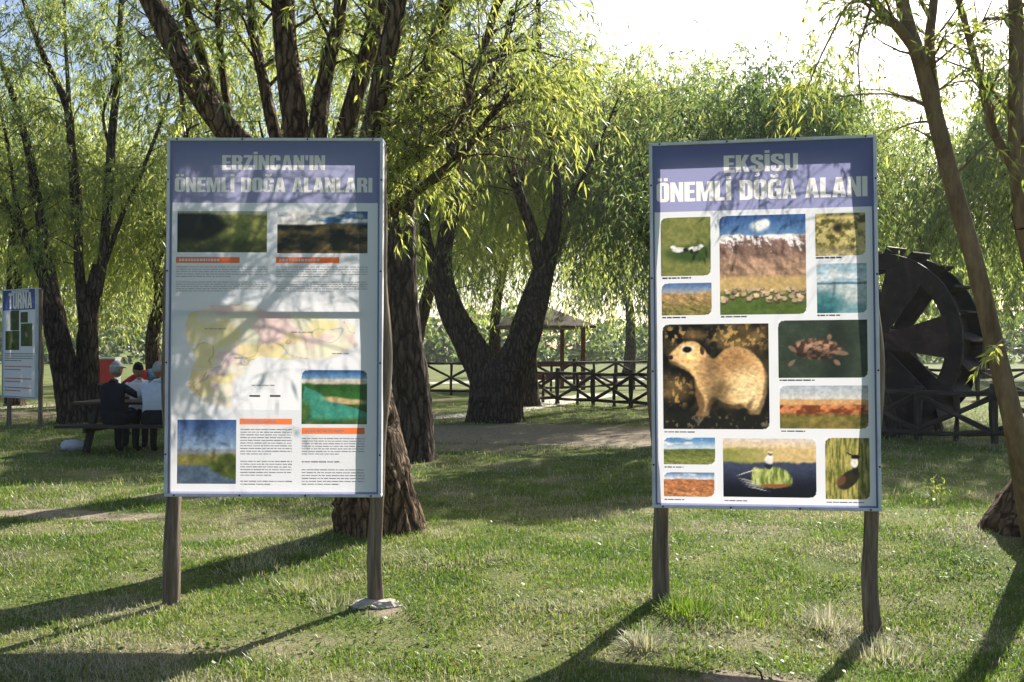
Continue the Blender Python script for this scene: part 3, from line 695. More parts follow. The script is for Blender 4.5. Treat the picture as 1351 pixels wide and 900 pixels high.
RC = [(857.5, 190.4), (1155.5, 176.5), (1163, 674.4), (860, 670)]
RB = Board('sign_board', 'tall board titled EKŞİSU with twelve nature photographs and a ground squirrel', (1.4422, 5.2325, 1.7648), (-.0108, -.0079, -.1399), 1.274, 2.13, RC, 'printed nature boards on wooden posts')
for r, f, cn, lb in [((872, 288, 938, 363), p_birds, 'ac', 'two white birds on green meadow'), ((873, 374, 939, 415), land(((70, 110, 170), (150, 160, 170)), ((176, 140, 84), (120, 116, 50)), .3, .3, 7, 2), 'ac', 'brown hillside under blue sky'),
        ((949, 285, 1064, 413), p_mount, 'ac', 'snow capped mountain above flock of sheep'), ((1075, 281, 1142, 335), p_bush, 'c', 'yellow green bush'), ((1077, 347, 1144, 411), p_lake, 'c', 'pale lake with cloud reflections'),
        ((874, 428, 1015, 566), p_squirrel, 'ac', 'golden ground squirrel on dark soil'), ((1026, 422, 1145, 497), p_turtle, 'ac', 'turtle in dark green water'), ((1028, 508, 1146, 565), p_flock, 'ac', 'rust coloured reed bed'),
        ((875, 577, 943, 613), land(((60, 130, 190), (190, 210, 225), .9), ((92, 106, 44), (130, 138, 60)), .42, .25, 8, 6), 'ac', 'green field under cloudy sky'), ((875, 623, 942, 656), land(((90, 130, 180), (210, 220, 230), .9), ((180, 110, 56), (190, 124, 66)), .28, .3, 7, 9), 'ac', 'orange brown hills'),
        ((953, 578, 1077, 657), p_raft, 'bc', 'person on reed raft in dark pond'), ((1088, 577, 1148, 659), p_lapwing, 'ac', 'lapwing standing in tall grass')]:
    RB.photo(r, f, corner=cn, label=lb)
for r in [(874, 365.5, 912, 368), (874, 417.5, 905, 420), (951, 416, 985, 418.5), (1076, 337.5, 1110, 340), (1078, 413.5, 1108, 416), (876, 568.5, 916, 571), (1028, 499.5, 1075, 502), (1030, 567, 1062, 569.5), (876, 615, 901, 617.5), (876, 658, 902, 660.5), (955, 659.5, 985, 662), (1090, 661.5, 1140, 664)]:
    RB.words(r, 1, M['ink'], 'caption', seed=int(r[0] + r[1]), hgt=.9, last=1)
bx = RB.uz(1000, 276)[1]
a = RB.rect(955, 203.5, 1053, 229.5); b = RB.rect(867, 241, 1144.5, 265.5)
RB.finish(bx, [("EKŞİSU", a[0], a[1], RB.uz(1004, 226)[1], RB.uz(1004, 203.5)[1]), ("ÖNEMLİ DOĞA ALANI", b[0], b[1], RB.uz(1005, 262.5)[1], RB.uz(1005, 236.5)[1])], M['blue_R'], .010,
          [(-.592, -1.66, -.605), (.620, -1.80, .612)], None)

# ---- pictures on the left board
def p_hill(U, V):
    n = fbm(U * 7, V * 5, 103, 5); c = mix(fill(U, (170, 176, 160)), fill(U, (206, 190, 140)), V / .2)
    c = mix(c, mix(fill(U, (98, 112, 40)), fill(U, (176, 176, 80)), n), sm(.08, .14, V + .05 * n)); c = mix(c, fill(U, (28, 30, 16)), .95 * sm(.0, .12, .52 - U * .8 - np.abs(V - .35) * .5) * sm(.02, .1, V))
    return mix(c, mix(fill(U, (34, 44, 16)), fill(U, (110, 116, 44)), n), sm(.58, .8, V))
def p_cloudland(U, V):
    n = fbm(U * 6, V * 6, 113, 5); c = mix(fill(U, (50, 104, 160)), fill(U, (236, 232, 228)), sm(.3, .6, fbm(U * 5, V * 9, 114, 4)))
    g = mix(fill(U, (30, 34, 16)), fill(U, (120, 98, 52)), sm(.35, .75, n)); return mix(c, g, sm(.28, .34, V + .06 * (n - .5)))
def p_map(U, V):
    n = fbm(U * 5 + 2, V * 5, 123, 4); c = np.ones(U.shape + (3,)) * ctr(226, 229, 234)
    prov = inpoly(U + .04 * (n - .5), V + .04 * (n - .5), [(.03, .12), (.14, .02), (.34, .03), (.5, .10), (.75, .12), (.97, .2), (.99, .42), (.85, .52), (.6, .55), (.42, .50), (.34, .66), (.27, .74), (.26, .98), (.08, .92), (.02, .78), (.06, .5), (.01, .32)]).astype(float)
    c = mix(c, mix(fill(U, (238, 232, 176)), fill(U, (240, 222, 184)), sm(.3, .7, fbm(U * 7, V * 7, 124, 3))), prov * .6)
    c = mix(c, fill(U, (238, 196, 200)), prov * .7 * sm(.55, .62, fbm(U * 6 + 7, V * 6, 125, 3))); c = mix(c, fill(U, (240, 222, 130)), prov * .6 * sm(.58, .64, fbm(U * 4 + 3, V * 4 + 9, 126, 3)))
    ln = np.abs(fbm(U * 4 + 1, V * 4 + 8, 127, 3) - .5); c = mix(c, fill(U, (176, 140, 120)), (1 - sm(.0, .012, ln)) * prov * .7)
    ln = np.abs(fbm(U * 3 + 31, V * 3 + 8, 128, 3) - .5); c = mix(c, fill(U, (140, 160, 190)), (1 - sm(.0, .010, ln)) * prov * .6)
    return c
def p_river(U, V):
    n = fbm(U * 8, V * 8, 133, 4); c = mix(fill(U, (28, 84, 150)), fill(U, (120, 170, 206)), V / .17)
    c = mix(c, mix(fill(U, (196, 180, 160)), fill(U, (232, 224, 214)), n), sm(.15, .18, V)); c = mix(c, mix(fill(U, (24, 70, 24)), fill(U, (66, 120, 40)), n), sm(.23, .28, V + .04 * (n - .5)))
    rv = inpoly(U, V, [(.05, .30), (.25, .40), (.4, .55), (.7, .66), (1, .78), (1, 1), (.05, 1), (0, .6)]).astype(float); c = mix(c, mix(fill(U, (26, 128, 108)), fill(U, (70, 176, 150)), n), rv)
    c = mix(c, fill(U, (206, 176, 120)), blob(U, V, .66, .56, .32, .07, .3, .12)); c = mix(c, fill(U, (40, 108, 36)), blob(U, V, .72, .46, .3, .07, .4, .1))
    return mix(c, mix(fill(U, (20, 60, 30)), fill(U, (120, 150, 60)), n), np.maximum(sm(.86, .95, V + .1 * (n - .5)), blob(U, V, .02, .8, .12, .25, .5)))
def p_pond(U, V):
    n = fbm(U * 7, V * 8, 143, 4); c = mix(fill(U, (44, 84, 150)), fill(U, (150, 178, 204)), V / .5)
    c = mix(c, fill(U, (130, 140, 150)), sm(.43, .47, V + .06 * (fbm(U * 4, U * 0, 9, 3) - .5))); c = mix(c, mix(fill(U, (96, 106, 38)), fill(U, (150, 136, 66)), n), sm(.50, .58, V + .05 * (n - .5)))
    c = mix(c, mix(fill(U, (50, 70, 96)), fill(U, (96, 120, 140)), n), sm(.69, .73, V)); c = mix(c, mix(fill(U, (30, 44, 12)), fill(U, (106, 122, 36)), n), np.maximum(blob(U, V, .85, .66, .17, .13, .3), blob(U, V, .92, .82, .42, .1, .3, .3)))
    return c
LC = [(221, 182.5), (506, 182.5), (503, 656), (217, 655)]
LB = Board('sign_board', "tall board titled ERZİNCAN'IN with a yellow map and four photographs", (-1.412, 5.4021, 1.808), (-.0069, .003, -.0041), 1.285, 2.13, LC, 'printed nature boards on wooden posts')
for r, f, cn, lb in [((234, 279, 352, 333.5), p_hill, '', 'shadowed green hillside'), ((366, 279, 485, 334.5), p_cloudland, '', 'clouds over dark plain'), ((398, 488.5, 484, 560), p_river, 'ab', 'turquoise river bend'), ((234, 554, 311, 638.5), p_pond, '', 'pond under blue sky')]:
    LB.photo(r, f, corner=cn, label=lb)
LB.photo((244, 398, 474, 487), lambda U, V: p_map(U, V * .622), 'map', res=.005)
LB.photo((244, 487, 396, 541), lambda U, V: p_map(U * .661, .622 + V * .378), 'map', res=.005)
for k, r in enumerate([(232, 339.5, 316, 347.5), (364, 339.5, 448, 347.5), (316, 552.5, 385, 560.5), (398, 564.5, 481, 573)]): LB.heading(r, 90 + k)
for k, x in enumerate((232, 364)):
    LB.words((x, 351, x + 121, 367), 5, M['ink_grey'], seed=1 + k); LB.words((x, 371, x + 121, 386), 5, M['ink_grey'], seed=11 + k)
for k, (r, n) in enumerate([((317, 565, 385, 601), 10), ((317, 607, 385, 629), 6), ((317, 633, 385, 641), 2), ((398, 577, 481, 601), 7), ((398, 607, 481, 612), 1), ((398, 618, 481, 641), 6)]): LB.words(r, n, M['ink_grey'], seed=30 + k)
for r in [(329, 521.5, 343, 524), (356, 521.5, 370, 524)]:
    LB.patch(LB.rect(*r), M['ink'], 'scale_bar')
for k, r in enumerate([(270, 433, 298, 435.5), (384, 437.5, 414, 440), (438, 465.5, 460, 468), (309, 471.5, 328, 474), (332, 507.5, 362, 510)]):
    LB.words(r, 1, M['ink_grey'], 'map_label', seed=20 + k, hgt=.8, last=1)
a = LB.rect(293, 205, 429, 224.5); b = LB.rect(230.5, 234.5, 491.5, 254)
LB.finish(LB.uz(360, 268)[1], [("ERZİNCAN'IN", a[0], a[1], a[2], a[3]), ("ÖNEMLİ DOĞA ALANLARI", b[0], b[1], b[2], b[3])], M['blue_L'], .012,
          [(-.640, -1.73, -.652), (.622, -1.74, .600)], LB.uz(360, 412)[1])
m = MB(); rgq = np.random.default_rng(4)
fp = LB.c + LB.R @ np.array([.592, .1, -1.73]); zf = gh(fp[0], fp[1])
for k in range(16):
    r_ = rgq.uniform(.018, .06) if k else .055; a_ = rgq.uniform(0, 6.28); q_ = rgq.uniform(.03, .13) if k else 0
    m.ball((q_ * math.cos(a_), q_ * .75 * math.sin(a_), rgq.uniform(-.008, .008)), (r_ * rgq.uniform(.8, 1.4), r_, r_ * rgq.uniform(.25, .5)), 9, 6, f=lambda v, k=k: v * (1 + .7 * (fbm(v[:, 0] * 2.5 + 4 + k, v[:, 1] * 2.5 + v[:, 2] * 2, 5 + k, 3) - .5)[:, None]))
fo = m.build('post_footing', M['concrete'], None, False); fo.location = (fp[0] + .03, fp[1] - .05, zf + .004); tag(fo, 'low crumbled pale concrete at the foot of the map board post', 'footing')

# ---- far board at the left edge
def p_green(seed, spot):
    def f(U, V):
        n = fbm(U * 6, V * 6, seed, 4); c = mix(fill(U, (44, 66, 20)), fill(U, (92, 110, 40)), n); return mix(c, fill(U, (150, 150, 120)), spot * blob(U, V, .5, .5, .16, .1, .5, .6))
    return f
dR, dL = 17.3, 18.25
TLc = [P(-3, 385, dL), P(54, 378, dR), P(54, 526, dR), P(-3, 524, dL)]
c0 = np.mean(TLc, 0); yaw = math.atan2(TLc[1][1] - TLc[0][1], TLc[1][0] - TLc[0][0]); wT = 1.28
TB = Board('sign_board', 'small distant board titled TURNA turned sideways at the left edge', tuple(c0), (0, 0, yaw), wT, 2.13, [(-3, 385), (54, 378), (54, 526), (-3, 524)], 'printed nature boards on wooden posts')
for k, r in enumerate([(10, 411, 25, 436), (27.5, 412, 40, 425), (2, 438, 25.5, 462), (28, 427, 48, 456)]): TB.photo(r, p_green(160 + k, (.2, 0, .5, .9)[k]), res=.02, label=('green marsh', 'green reeds', 'crane among reeds', 'crane in flight over green marsh')[k])
TB.words((1, 466, 49, 477), 4, M['ink'], seed=5); TB.words((1, 482, 47, 518), 9, M['ink_red'], gaps=(2, 3, 6), seed=6)
a = TB.rect(7, 388.5, 47, 405.5)
TB.finish(TB.uz(28, 409)[1], [("TURNA", a[0], a[1], a[2], a[3])], M['blue_T'], .012, [(-.6, -1.9, -.6), (.62, -1.9, .62)], None)
TB.words((12, 383, 42, 386.5), 1, M['lettering'], 'small_heading', seed=8, hgt=.8, last=1)

# ------------------------------------------------------------------ foliage
# how open the crowns are is read off the sunny and shaded patches that the photograph shows on the grass and boards
SHADE = [([(380, 655), (600, 655), (600, 722), (380, 722)], .6), ([(0, 580), (215, 580), (215, 640), (0, 646)], 1.0), ([(0, 690), (215, 652), (330, 655), (215, 682), (0, 716)], 1.0),
         ([(560, 700), (545, 640), (640, 622), (860, 588), (870, 668), (760, 694), (650, 704)], 1.0), ([(560, 612), (860, 560), (860, 590), (640, 622), (560, 640)], .22),
         ([(540, 530), (870, 530), (870, 566), (540, 600)], .6), ([(1160, 585), (1351, 585), (1351, 730), (1290, 740), (1230, 700), (1160, 660)], .9),
         ([(1080, 668), (1170, 668), (1150, 720), (1080, 705)], .5), ([(0, 640), (215, 640), (215, 655), (0, 690)], .15), ([(220, 656), (450, 656), (450, 690), (220, 690)], .35)]
def keep_prob(p):
    k = np.full(len(p), .85)
    t = (p[:, 2] - .07) / SUNV[2]
    g = p - SUNV[None, :] * t[:, None]
    px, py, d = project(g)
    n = 14 * (fbm(g[:, 0] * 2.2, g[:, 1] * 2.2, 91, 3) - .5)
    px = px + n * 3; py = py + n
    fr = (d > 3.2) & (px > -60) & (px < 1400) & (py > 520) & (py < 1150)
    k[fr] = .05
    k[fr & (py < 600)] = .8
    for poly, w in SHADE: k[fr & inpoly(px, py, poly)] = w
    k[(d > 23)] = 1.0
    for B, lim in ((RB, None), (LB, -.32), (TB, None)):
        q = (p - B.c) @ B.R; s = SUNV @ B.R
        tt = q[:, 1] / s[1]
        h = q - s[None, :] * tt[:, None]
        hit = (tt > 0) & (np.abs(h[:, 0]) < B.w / 2 + .06) & (np.abs(h[:, 2]) < B.h / 2 + .06)
        w = np.full(len(p), .03 if B is RB else .05)
        if lim is not None: w = np.where(h[:, 0] < lim, 1.0, np.where(h[:, 2] > .25, .07, .025))
        if B is TB: w[:] = 1.0
        k[hit] = w[hit]
    return k

class Crown:
    def __init__(s, seed): s.r = np.random.default_rng(seed); s.V = []; s.T = []; s.tw = []; s.twr = []
    def strands(s, p0, d0, L, droop, n, ll, lw, tint=.5, tvar=.3, cull=True, twigs=False, twr=.003, spread=.75, t0=.08, zmin=None, hangdown=.35):
        r = s.r; p0 = np.atleast_2d(p0); k = len(p0); d0 = norm(np.atleast_2d(d0)); L = np.broadcast_to(L, k); droop = np.broadcast_to(droop, k)
        t = np.sort(r.uniform(t0, 1, (k, n)), 1)
        def pos(t):
            out = t * (1 - .42 * np.clip(droop, 0, 1)[:, None] * t)
            z = -droop[:, None] * .62 * t ** 2
            q = p0[:, None, :] + d0[:, None, :] * (L[:, None] * out)[..., None]
            q[..., 2] += L[:, None] * z
            return q
        Q = pos(t)
        wob = r.normal(0, .035, (k, 1, 3)) * L[:, None, None] * np.sin(t * 5 + r.uniform(0, 6, (k, 1)))[..., None]
        Q = Q + wob
        Tn = norm(pos(np.minimum(t + .02, 1.02)) - pos(t))
        rnd = norm(r.normal(size=(k, n, 3)))
        D = norm(Tn * .75 + rnd * spread + np.array([0, 0, -hangdown]))
        S = norm(np.cross(D, norm(r.normal(size=(k, n, 3)))))
        Ll = ll * r.uniform(.6, 1.25, (k, n)); Lw = lw * r.uniform(.7, 1.2, (k, n))
        st = np.clip(tint + r.normal(0, tvar * .6, (k, 1)) + r.normal(0, tvar * .6, (k, n)), 0, 1)
        Q, D, S, Ll, Lw, st = (a.reshape(-1, 3) if a.ndim == 3 else a.ravel() for a in (Q, D, S, Ll, Lw, st))
        ok = np.ones(len(Q), bool)
        if cull: ok &= r.uniform(size=len(Q)) < keep_prob(Q)
        if zmin is not None: ok &= Q[:, 2] > zmin
        Q, D, S, Ll, Lw, st = Q[ok], D[ok], S[ok], Ll[ok], Lw[ok], st[ok]
        mid = Q + D * (Ll * .42)[:, None] + np.array([0, 0, 1]) * (Ll * .05)[:, None]
        tip = Q + D * Ll[:, None] - np.array([0, 0, 1]) * (Ll * .06)[:, None]
        s.V.append(np.stack([Q, mid + S * (Lw / 2)[:, None], tip, mid - S * (Lw / 2)[:, None]], 1)); s.T.append(np.repeat(st, 4))
        if twigs:
            tt = np.linspace(0, .92, 6)[None, :].repeat(k, 0); R = pos(tt) + np.random.default_rng(1).normal(0, .012, (k, 6, 3)) * np.arange(6)[None, :, None] / 5
            for a in range(k): s.tw.append((R[a], np.linspace(twr, twr * .4, 6)))
    def build(s, name, mat, parent, twigmat=None):
        V = np.concatenate(s.V).reshape(-1, 3); T = np.concatenate(s.T)
        loc = np.array(parent.location); F = np.arange(len(V)).reshape(-1, 4)
        o = link(name, mesh(name, V - loc, F, mat, attr=T), parent); o['kind'] = 'stuff'
        if twigmat and s.tw:
            Vs = []; Fs = []; n = 0
            for p, r in s.tw:
                v, f = tube(p, r, 3); Vs.append(v); Fs.append(f + n); n += len(v)
            t = link('twigs', mesh('twigs', np.concatenate(Vs) - loc, np.concatenate(Fs), twigmat, True), parent); t['kind'] = 'stuff'
        return len(F)

def limb(parent, name, pts, radii, mat, n=14, step=.12, rough=.10, freq=4, seed=0, flare=0):
    p = np.array(pts, float)
    V, F = tube(p, radii, n, step=step, rough=rough, freq=freq, seed=seed, flare=flare)
    return link(name, mesh(name, V - np.array(parent.location), F, mat, True), parent)

def pxpath(pts, depth):
    return [P(a[0], a[1], depth + (a[2] if len(a) > 2 else 0)) for a in pts]

def sprouts(path, rad, k, tr, ln, rg, out=.9, up=.25, bias=None):
    """side branches off a limb: list of (points, radii)"""
    p, r = spline(path, rad, .1); res = []
    T = norm(np.gradient(p, axis=0))
    for _ in range(k):
        i = int((len(p) - 1) * rg.uniform(*tr)); L = rg.uniform(*ln)
        a = rg.normal(size=3); a[2] = abs(a[2]) * .3
        if bias is not None: a = a + np.array(bias)
        d = norm(T[i] * .35 + norm(a) * out + np.array([0, 0, up]))
        q = [p[i]]; dd = d.copy()
        for s in range(4):
            dd = norm(dd + rg.normal(0, .16, 3) + np.array([0, 0, -.06])); q.append(q[-1] + dd * L / 4)
        res.append((np.array(q), np.linspace(max(.005, min(r[i] * .35, .016)), .003, 5)))
    return res

def on_branches(br, k, rg, t0=.25):
    ps = []; ds = []
    for q, r in br:
        n = max(1, rg.poisson(k))
        for _ in range(n):
            t = rg.uniform(t0, 1) * (len(q) - 1); i = min(int(t), len(q) - 2); p = q[i] + (q[i + 1] - q[i]) * (t - i)
            d = norm(q[i + 1] - q[i]) * .6 + norm(rg.normal(size=3)) * .8; d[2] = d[2] * .5 + .1
            ps.append(p); ds.append(d)
    return np.array(ps), np.array(ds)

def branch_mesh(parent, name, br, mat):
    Vs = []; Fs = []; n = 0
    for q, r in br:
        v, f = tube(q, r, 6, step=.12); Vs.append(v); Fs.append(f + n); n += len(v)
    o = link(name, mesh(name, np.concatenate(Vs) - np.array(parent.location), np.concatenate(Fs), mat, True), parent); o['kind'] = 'stuff'; return o

# ---- the big willow behind the map board
rg = np.random.default_rng(3)
t1 = empty('willow_tree', tuple(G(507, 724)), 'large willow with furrowed brown trunk and many limbs right behind the map board', 'tree')
d1 = 7.4
limb(t1, 'trunk', pxpath([(512, 752), (507, 722), (498, 670), (489, 610), (470, 520), (446, 430), (425, 340), (412, 270), (408, 215)], d1), [.40, .36, .325, .295, .265, .25, .25, .25, .2], M['bark'], 72, .03, .13, 6.5, 4, flare=.35)
T1L = [([(430, 330, 0), (395, 265, -.05), (340, 215, -.1), (290, 160, -.15), (255, 110, -.2), (225, 50, -.2), (195, -10, -.2), (150, -100, -.2), (110, -190, -.1)], [.15, .13, .115, .10, .095, .09, .085, .075, .06]),
       ([(330, 215, .2), (300, 165, .2), (272, 95, .25), (245, 10, .3), (225, -90, .3)], [.05, .05, .045, .042, .035]),
       ([(410, 290, .1), (398, 220, .1), (388, 150, .1), (378, 70, .1), (372, -20, .15), (362, -130, .2), (350, -240, .2)], [.13, .115, .10, .098, .095, .09, .07]),
       ([(388, 260, .25), (366, 190, .3), (350, 120, .35), (336, 50, .4), (328, -20, .4), (318, -120, .4)], [.065, .056, .05, .042, .036, .028]),
       ([(425, 280, .1), (418, 210, .15), (420, 160, .2), (432, 90, .2), (446, 30, .2), (455, -40, .2), (470, -150, .2)], [.10, .085, .075, .065, .058, .05, .04]),
       ([(440, 300, .2), (446, 220, .25), (462, 150, .3), (485, 70, .35), (502, 0, .4), (520, -90, .4)], [.11, .09, .08, .072, .065, .05]),
       ([(445, 300, -.1), (468, 230, -.15), (492, 165, -.2), (506, 95, -.25), (520, 30, -.25), (532, -50, -.25), (545, -150, -.2)], [.11, .09, .08, .074, .07, .065, .05]),
       ([(460, 300, .35), (495, 230, .4), (524, 175, .5), (553, 115, .6), (574, 50, .7), (592, -15, .75), (615, -100, .8), (640, -190, .8)], [.09, .08, .066, .06, .055, .05, .04, .03]),
       ([(500, 260, .2), (548, 205, .1), (606, 155, 0), (628, 90, 0), (648, 30, .05), (664, -30, .1), (690, -120, .1)], [.06, .05, .04, .036, .032, .028, .02]),
       ([(500, 290, .1), (560, 245, -.1), (612, 200, -.25), (650, 150, -.35), (700, 90, -.4)], [.05, .038, .028, .02, .012]),
       ([(312, 240, .5), (302, 160, .55), (292, 80, .6), (287, 0, .6), (284, -80, .6)], [.04, .035, .03, .028, .02]),
       ([(250, 240, 1.0), (243, 160, 1.0), (236, 90, 1.0), (228, 20, 1.0)], [.028, .025, .02, .014])]
br = []; paths = []
for k, (pp, rr_) in enumerate(T1L):
    q = pxpath(pp, d1); paths.append((q, rr_))
    limb(t1, 'limb', q, rr_, M['bark'], 26 if rr_[0] > .09 else 12, .06, .12, 4, 10 + k)
for k, (a, tr, ln, bias) in enumerate([(14, (.3, .95), (.4, 1.0), None), (6, (.3, .95), (.4, .9), None), (10, (.45, 1), (.5, 1.1), None), (9, (.35, 1), (.4, .9), None), (8, (.4, 1), (.4, .9), None), (10, (.35, 1), (.5, 1.0), (.5, 0, 0)), (10, (.35, 1), (.5, 1.0), (.5, -.2, 0)),
                                         (16, (.2, 1), (.5, 1.2), (.8, -.2, 0)), (16, (.15, 1), (.5, 1.1), (.7, -.3, 0)), (12, (.2, 1), (.4, .9), (.6, -.4, 0)), (8, (.2, 1), (.3, .8), None), (6, (.2, 1), (.3, .8), None)]):
    br += sprouts(paths[k][0], paths[k][1], a, tr, ln, rg, bias=bias)
branch_mesh(t1, 'side_branches', br, M['bark'])
cr = Crown(31)
p0, dd = on_branches(br, 8.0, rg)
cr.strands(p0, dd, rg.uniform(.35, .95, len(p0)), rg.uniform(.5, 1.15, len(p0)), 19, .10, .0165, .62, .34, twigs=True, twr=.0028)
# leafy tuft to the right of the board
n = 230; c = P(560, 185, 7.15); p0 = c + rg.normal(size=(n, 3)) * np.array([.34, .22, .27]); dd = rg.normal(size=(n, 3)) * np.array([1, 1, .5]) + np.array([.3, -.2, .1])
cr.strands(p0, dd, rg.uniform(.3, .7, n), rg.uniform(.5, 1.2, n), 14, .105, .016, .72, .3, twigs=True, twr=.0028)
n = 190; c = P(640, 110, 6.9); p0 = c + rg.normal(size=(n, 3)) * np.array([.30, .22, .30]); dd = rg.normal(size=(n, 3)) * np.array([1, 1, .5]) + np.array([.3, -.2, .1])
cr.strands(p0, dd, rg.uniform(.35, .8, n), rg.uniform(.6, 1.2, n), 14, .10, .015, .75, .3, twigs=True, twr=.0028)
# small shoots growing straight off the trunk
n = 60; c = P(515, 215, 7.15); p0 = c + rg.normal(size=(n, 3)) * np.array([.10, .08, .30]); dd = rg.normal(size=(n, 3)) * np.array([1, .6, .6]) + np.array([.5, -.6, .2])
cr.strands(p0, dd, rg.uniform(.2, .45, n), rg.uniform(.3, .9, n), 10, .085, .014, .6, .3, cull=False, twigs=True, twr=.0025)
cr.build('foliage', M['leaf_near'], t1, M['bark'])

# ---- the dark trunk just beyond it
t2 = empty('willow_tree', tuple(G(548, 612)), 'dark leaning willow trunk standing just behind the large willow', 'tree')
d2 = 12.6
limb(t2, 'trunk', pxpath([(550, 640), (548, 610), (545, 560), (541, 500), (530, 430), (526, 360), (527, 300), (528, 240)], d2), [.36, .30, .26, .245, .25, .245, .235, .23], M['bark_dark'], 40, .06, .12, 5, 44, flare=.4)
T2L = [([(528, 260), (535, 200, .1), (555, 120, .2), (585, 30, .3), (600, -60, .3), (620, -160, .3)], [.18, .15, .12, .10, .08, .06]), ([(526, 250), (510, 180, .3), (498, 90, .4), (488, 0, .5), (470, -120, .5)], [.16, .13, .11, .09, .06]), ([(532, 270), (560, 235, -.2), (600, 190, -.4), (650, 100, -.5), (676, 10, -.5)], [.09, .075, .06, .045, .03])]
br = []
for k, (pp, r2) in enumerate(T2L):
    q = pxpath(pp, d2); limb(t2, 'limb', q, r2, M['bark_dark'], 16, .12, .12, 4, 50 + k); br += sprouts(q, r2, 24, (.25, 1), (.7, 1.8), rg, bias=(.3, -.2, 0))
branch_mesh(t2, 'side_branches', br, M['bark_dark'])
cr = Crown(32); p0, dd = on_branches(br, 8.0, rg)
cr.strands(p0, dd, rg.uniform(.6, 1.4, len(p0)), rg.uniform(.6, 1.2, len(p0)), 18, .11, .018, .5, .32, twigs=True, twr=.004)
cr.build('foliage', M['leaf_mid'], t2, M['bark_dark'])

# ---- the forked old willow in the middle
t3 = empty('willow_tree', tuple(G(655, 554)), 'thick old willow forking into two dark trunks near the log fence', 'tree')
d3 = 19.5
limb(t3, 'trunk', pxpath([(655, 575), (655, 552), (654, 520), (655, 492), (657, 470)], d3), [.64, .60, .54, .52, .30], M['bark_dark'], 40, .08, .10, 5, 61, flare=.35)
T3L = [([(648, 520), (634, 482), (614, 445), (594, 405), (584, 360, -.3), (588, 310, -.5), (603, 265, -.6), (612, 200, -.6), (640, 100, -.6)], [.40, .36, .31, .28, .22, .17, .12, .09, .05]),
       ([(664, 520), (680, 478), (696, 430), (710, 380, .3), (724, 330, .4), (735, 270, .5), (728, 200, .5), (714, 110, .5), (710, 30, .5), (712, -60, .5)], [.42, .38, .33, .28, .20, .14, .10, .08, .06, .04]),
       ([(590, 390, -.1), (572, 350, -.2), (560, 300, -.3), (565, 240, -.4), (545, 150, -.5)], [.22, .15, .11, .08, .05]), ([(715, 360, .3), (700, 300, 0), (680, 240, -.3), (660, 160, -.5), (650, 60, -.5)], [.18, .13, .10, .07, .04]),
       ([(730, 300, .4), (760, 250, .2), (790, 190, 0), (820, 120, -.2)], [.06, .045, .03, .015])]
br = []
for k, (pp, r2) in enumerate(T3L):
    q = pxpath(pp, d3); limb(t3, 'limb', q, r2, M['bark_dark'], 20, .14, .12, 4, 66 + k); br += sprouts(q, r2, 26, (.35, 1), (.8, 2.2), rg)
branch_mesh(t3, 'side_branches', br, M['bark_dark'])
cr = Crown(33); p0, dd = on_branches(br, 12.0, rg)
cr.strands(p0, dd, rg.uniform(.7, 1.9, len(p0)), rg.uniform(.8, 1.4, len(p0)), 24, .14, .026, .62, .34, twigs=False, zmin=2.0)
cr.build('foliage', M['leaf_mid'], t3)

# ---- many-stemmed willow at the left
t4 = empty('willow_tree', tuple(G(105, 556)), 'many stemmed willow with thin fanning stems behind the seated people', 'tree')
d4 = 19.0
limb(t4, 'trunk', pxpath([(100, 575), (97, 552), (88, 500), (76, 440), (66, 390), (62, 350)], d4), [.34, .30, .26, .24, .20, .14], M['bark_dark'], 28, .1, .12, 5, 71, flare=.3)
limb(t4, 'trunk', pxpath([(122, 575), (119, 552), (117, 500), (116, 440), (120, 400), (132, 350)], d4 + .15), [.30, .25, .22, .20, .17, .14], M['bark_dark'], 28, .1, .12, 5, 72, flare=.3)
T4L = [([(64, 380), (57, 310), (50, 270), (35, 187), (8, 101), (-20, 20)], [.15, .12, .10, .08, .06, .03]), ([(116, 460), (111, 410), (104, 350), (103, 272), (95, 202), (88, 140), (54, 66), (31, 0), (10, -60)], [.15, .13, .10, .09, .085, .08, .06, .045, .03]),
       ([(126, 390), (136, 338), (144, 233), (148, 175), (155, 105), (160, 0), (166, -80)], [.13, .10, .09, .085, .075, .05, .03]), ([(128, 380), (140, 342), (163, 280), (183, 237), (210, 167), (224, 120), (235, 60)], [.07, .06, .045, .04, .035, .025, .015]),
       ([(66, 390), (47, 346), (27, 303), (0, 253), (-30, 190)], [.10, .08, .065, .055, .03]), ([(98, 300), (93, 210), (90, 120), (86, 40), (84, -40)], [.06, .05, .045, .035, .02]), ([(40, 330), (20, 260), (10, 190), (-10, 100)], [.05, .04, .035, .02]),
       ([(146, 200), (136, 150), (150, 100), (126, 30)], [.035, .03, .022, .012])]
br = []
for k, (pp, r2) in enumerate(T4L):
    q = pxpath(pp, d4); limb(t4, 'stem', q, r2, M['bark_dark'], 10, .15, .08, 4, 80 + k); br += sprouts(q, r2, 15, (.2, 1), (.5, 1.5), rg)
branch_mesh(t4, 'side_branches', br, M['bark_dark'])
cr = Crown(34); p0, dd = on_branches(br, 15.0, rg)
cr.strands(p0, dd, rg.uniform(.5, 1.5, len(p0)), rg.uniform(.7, 1.3, len(p0)), 20, .14, .024, .6, .34, zmin=2.0)
cr.build('foliage', M['leaf_mid'], t4)

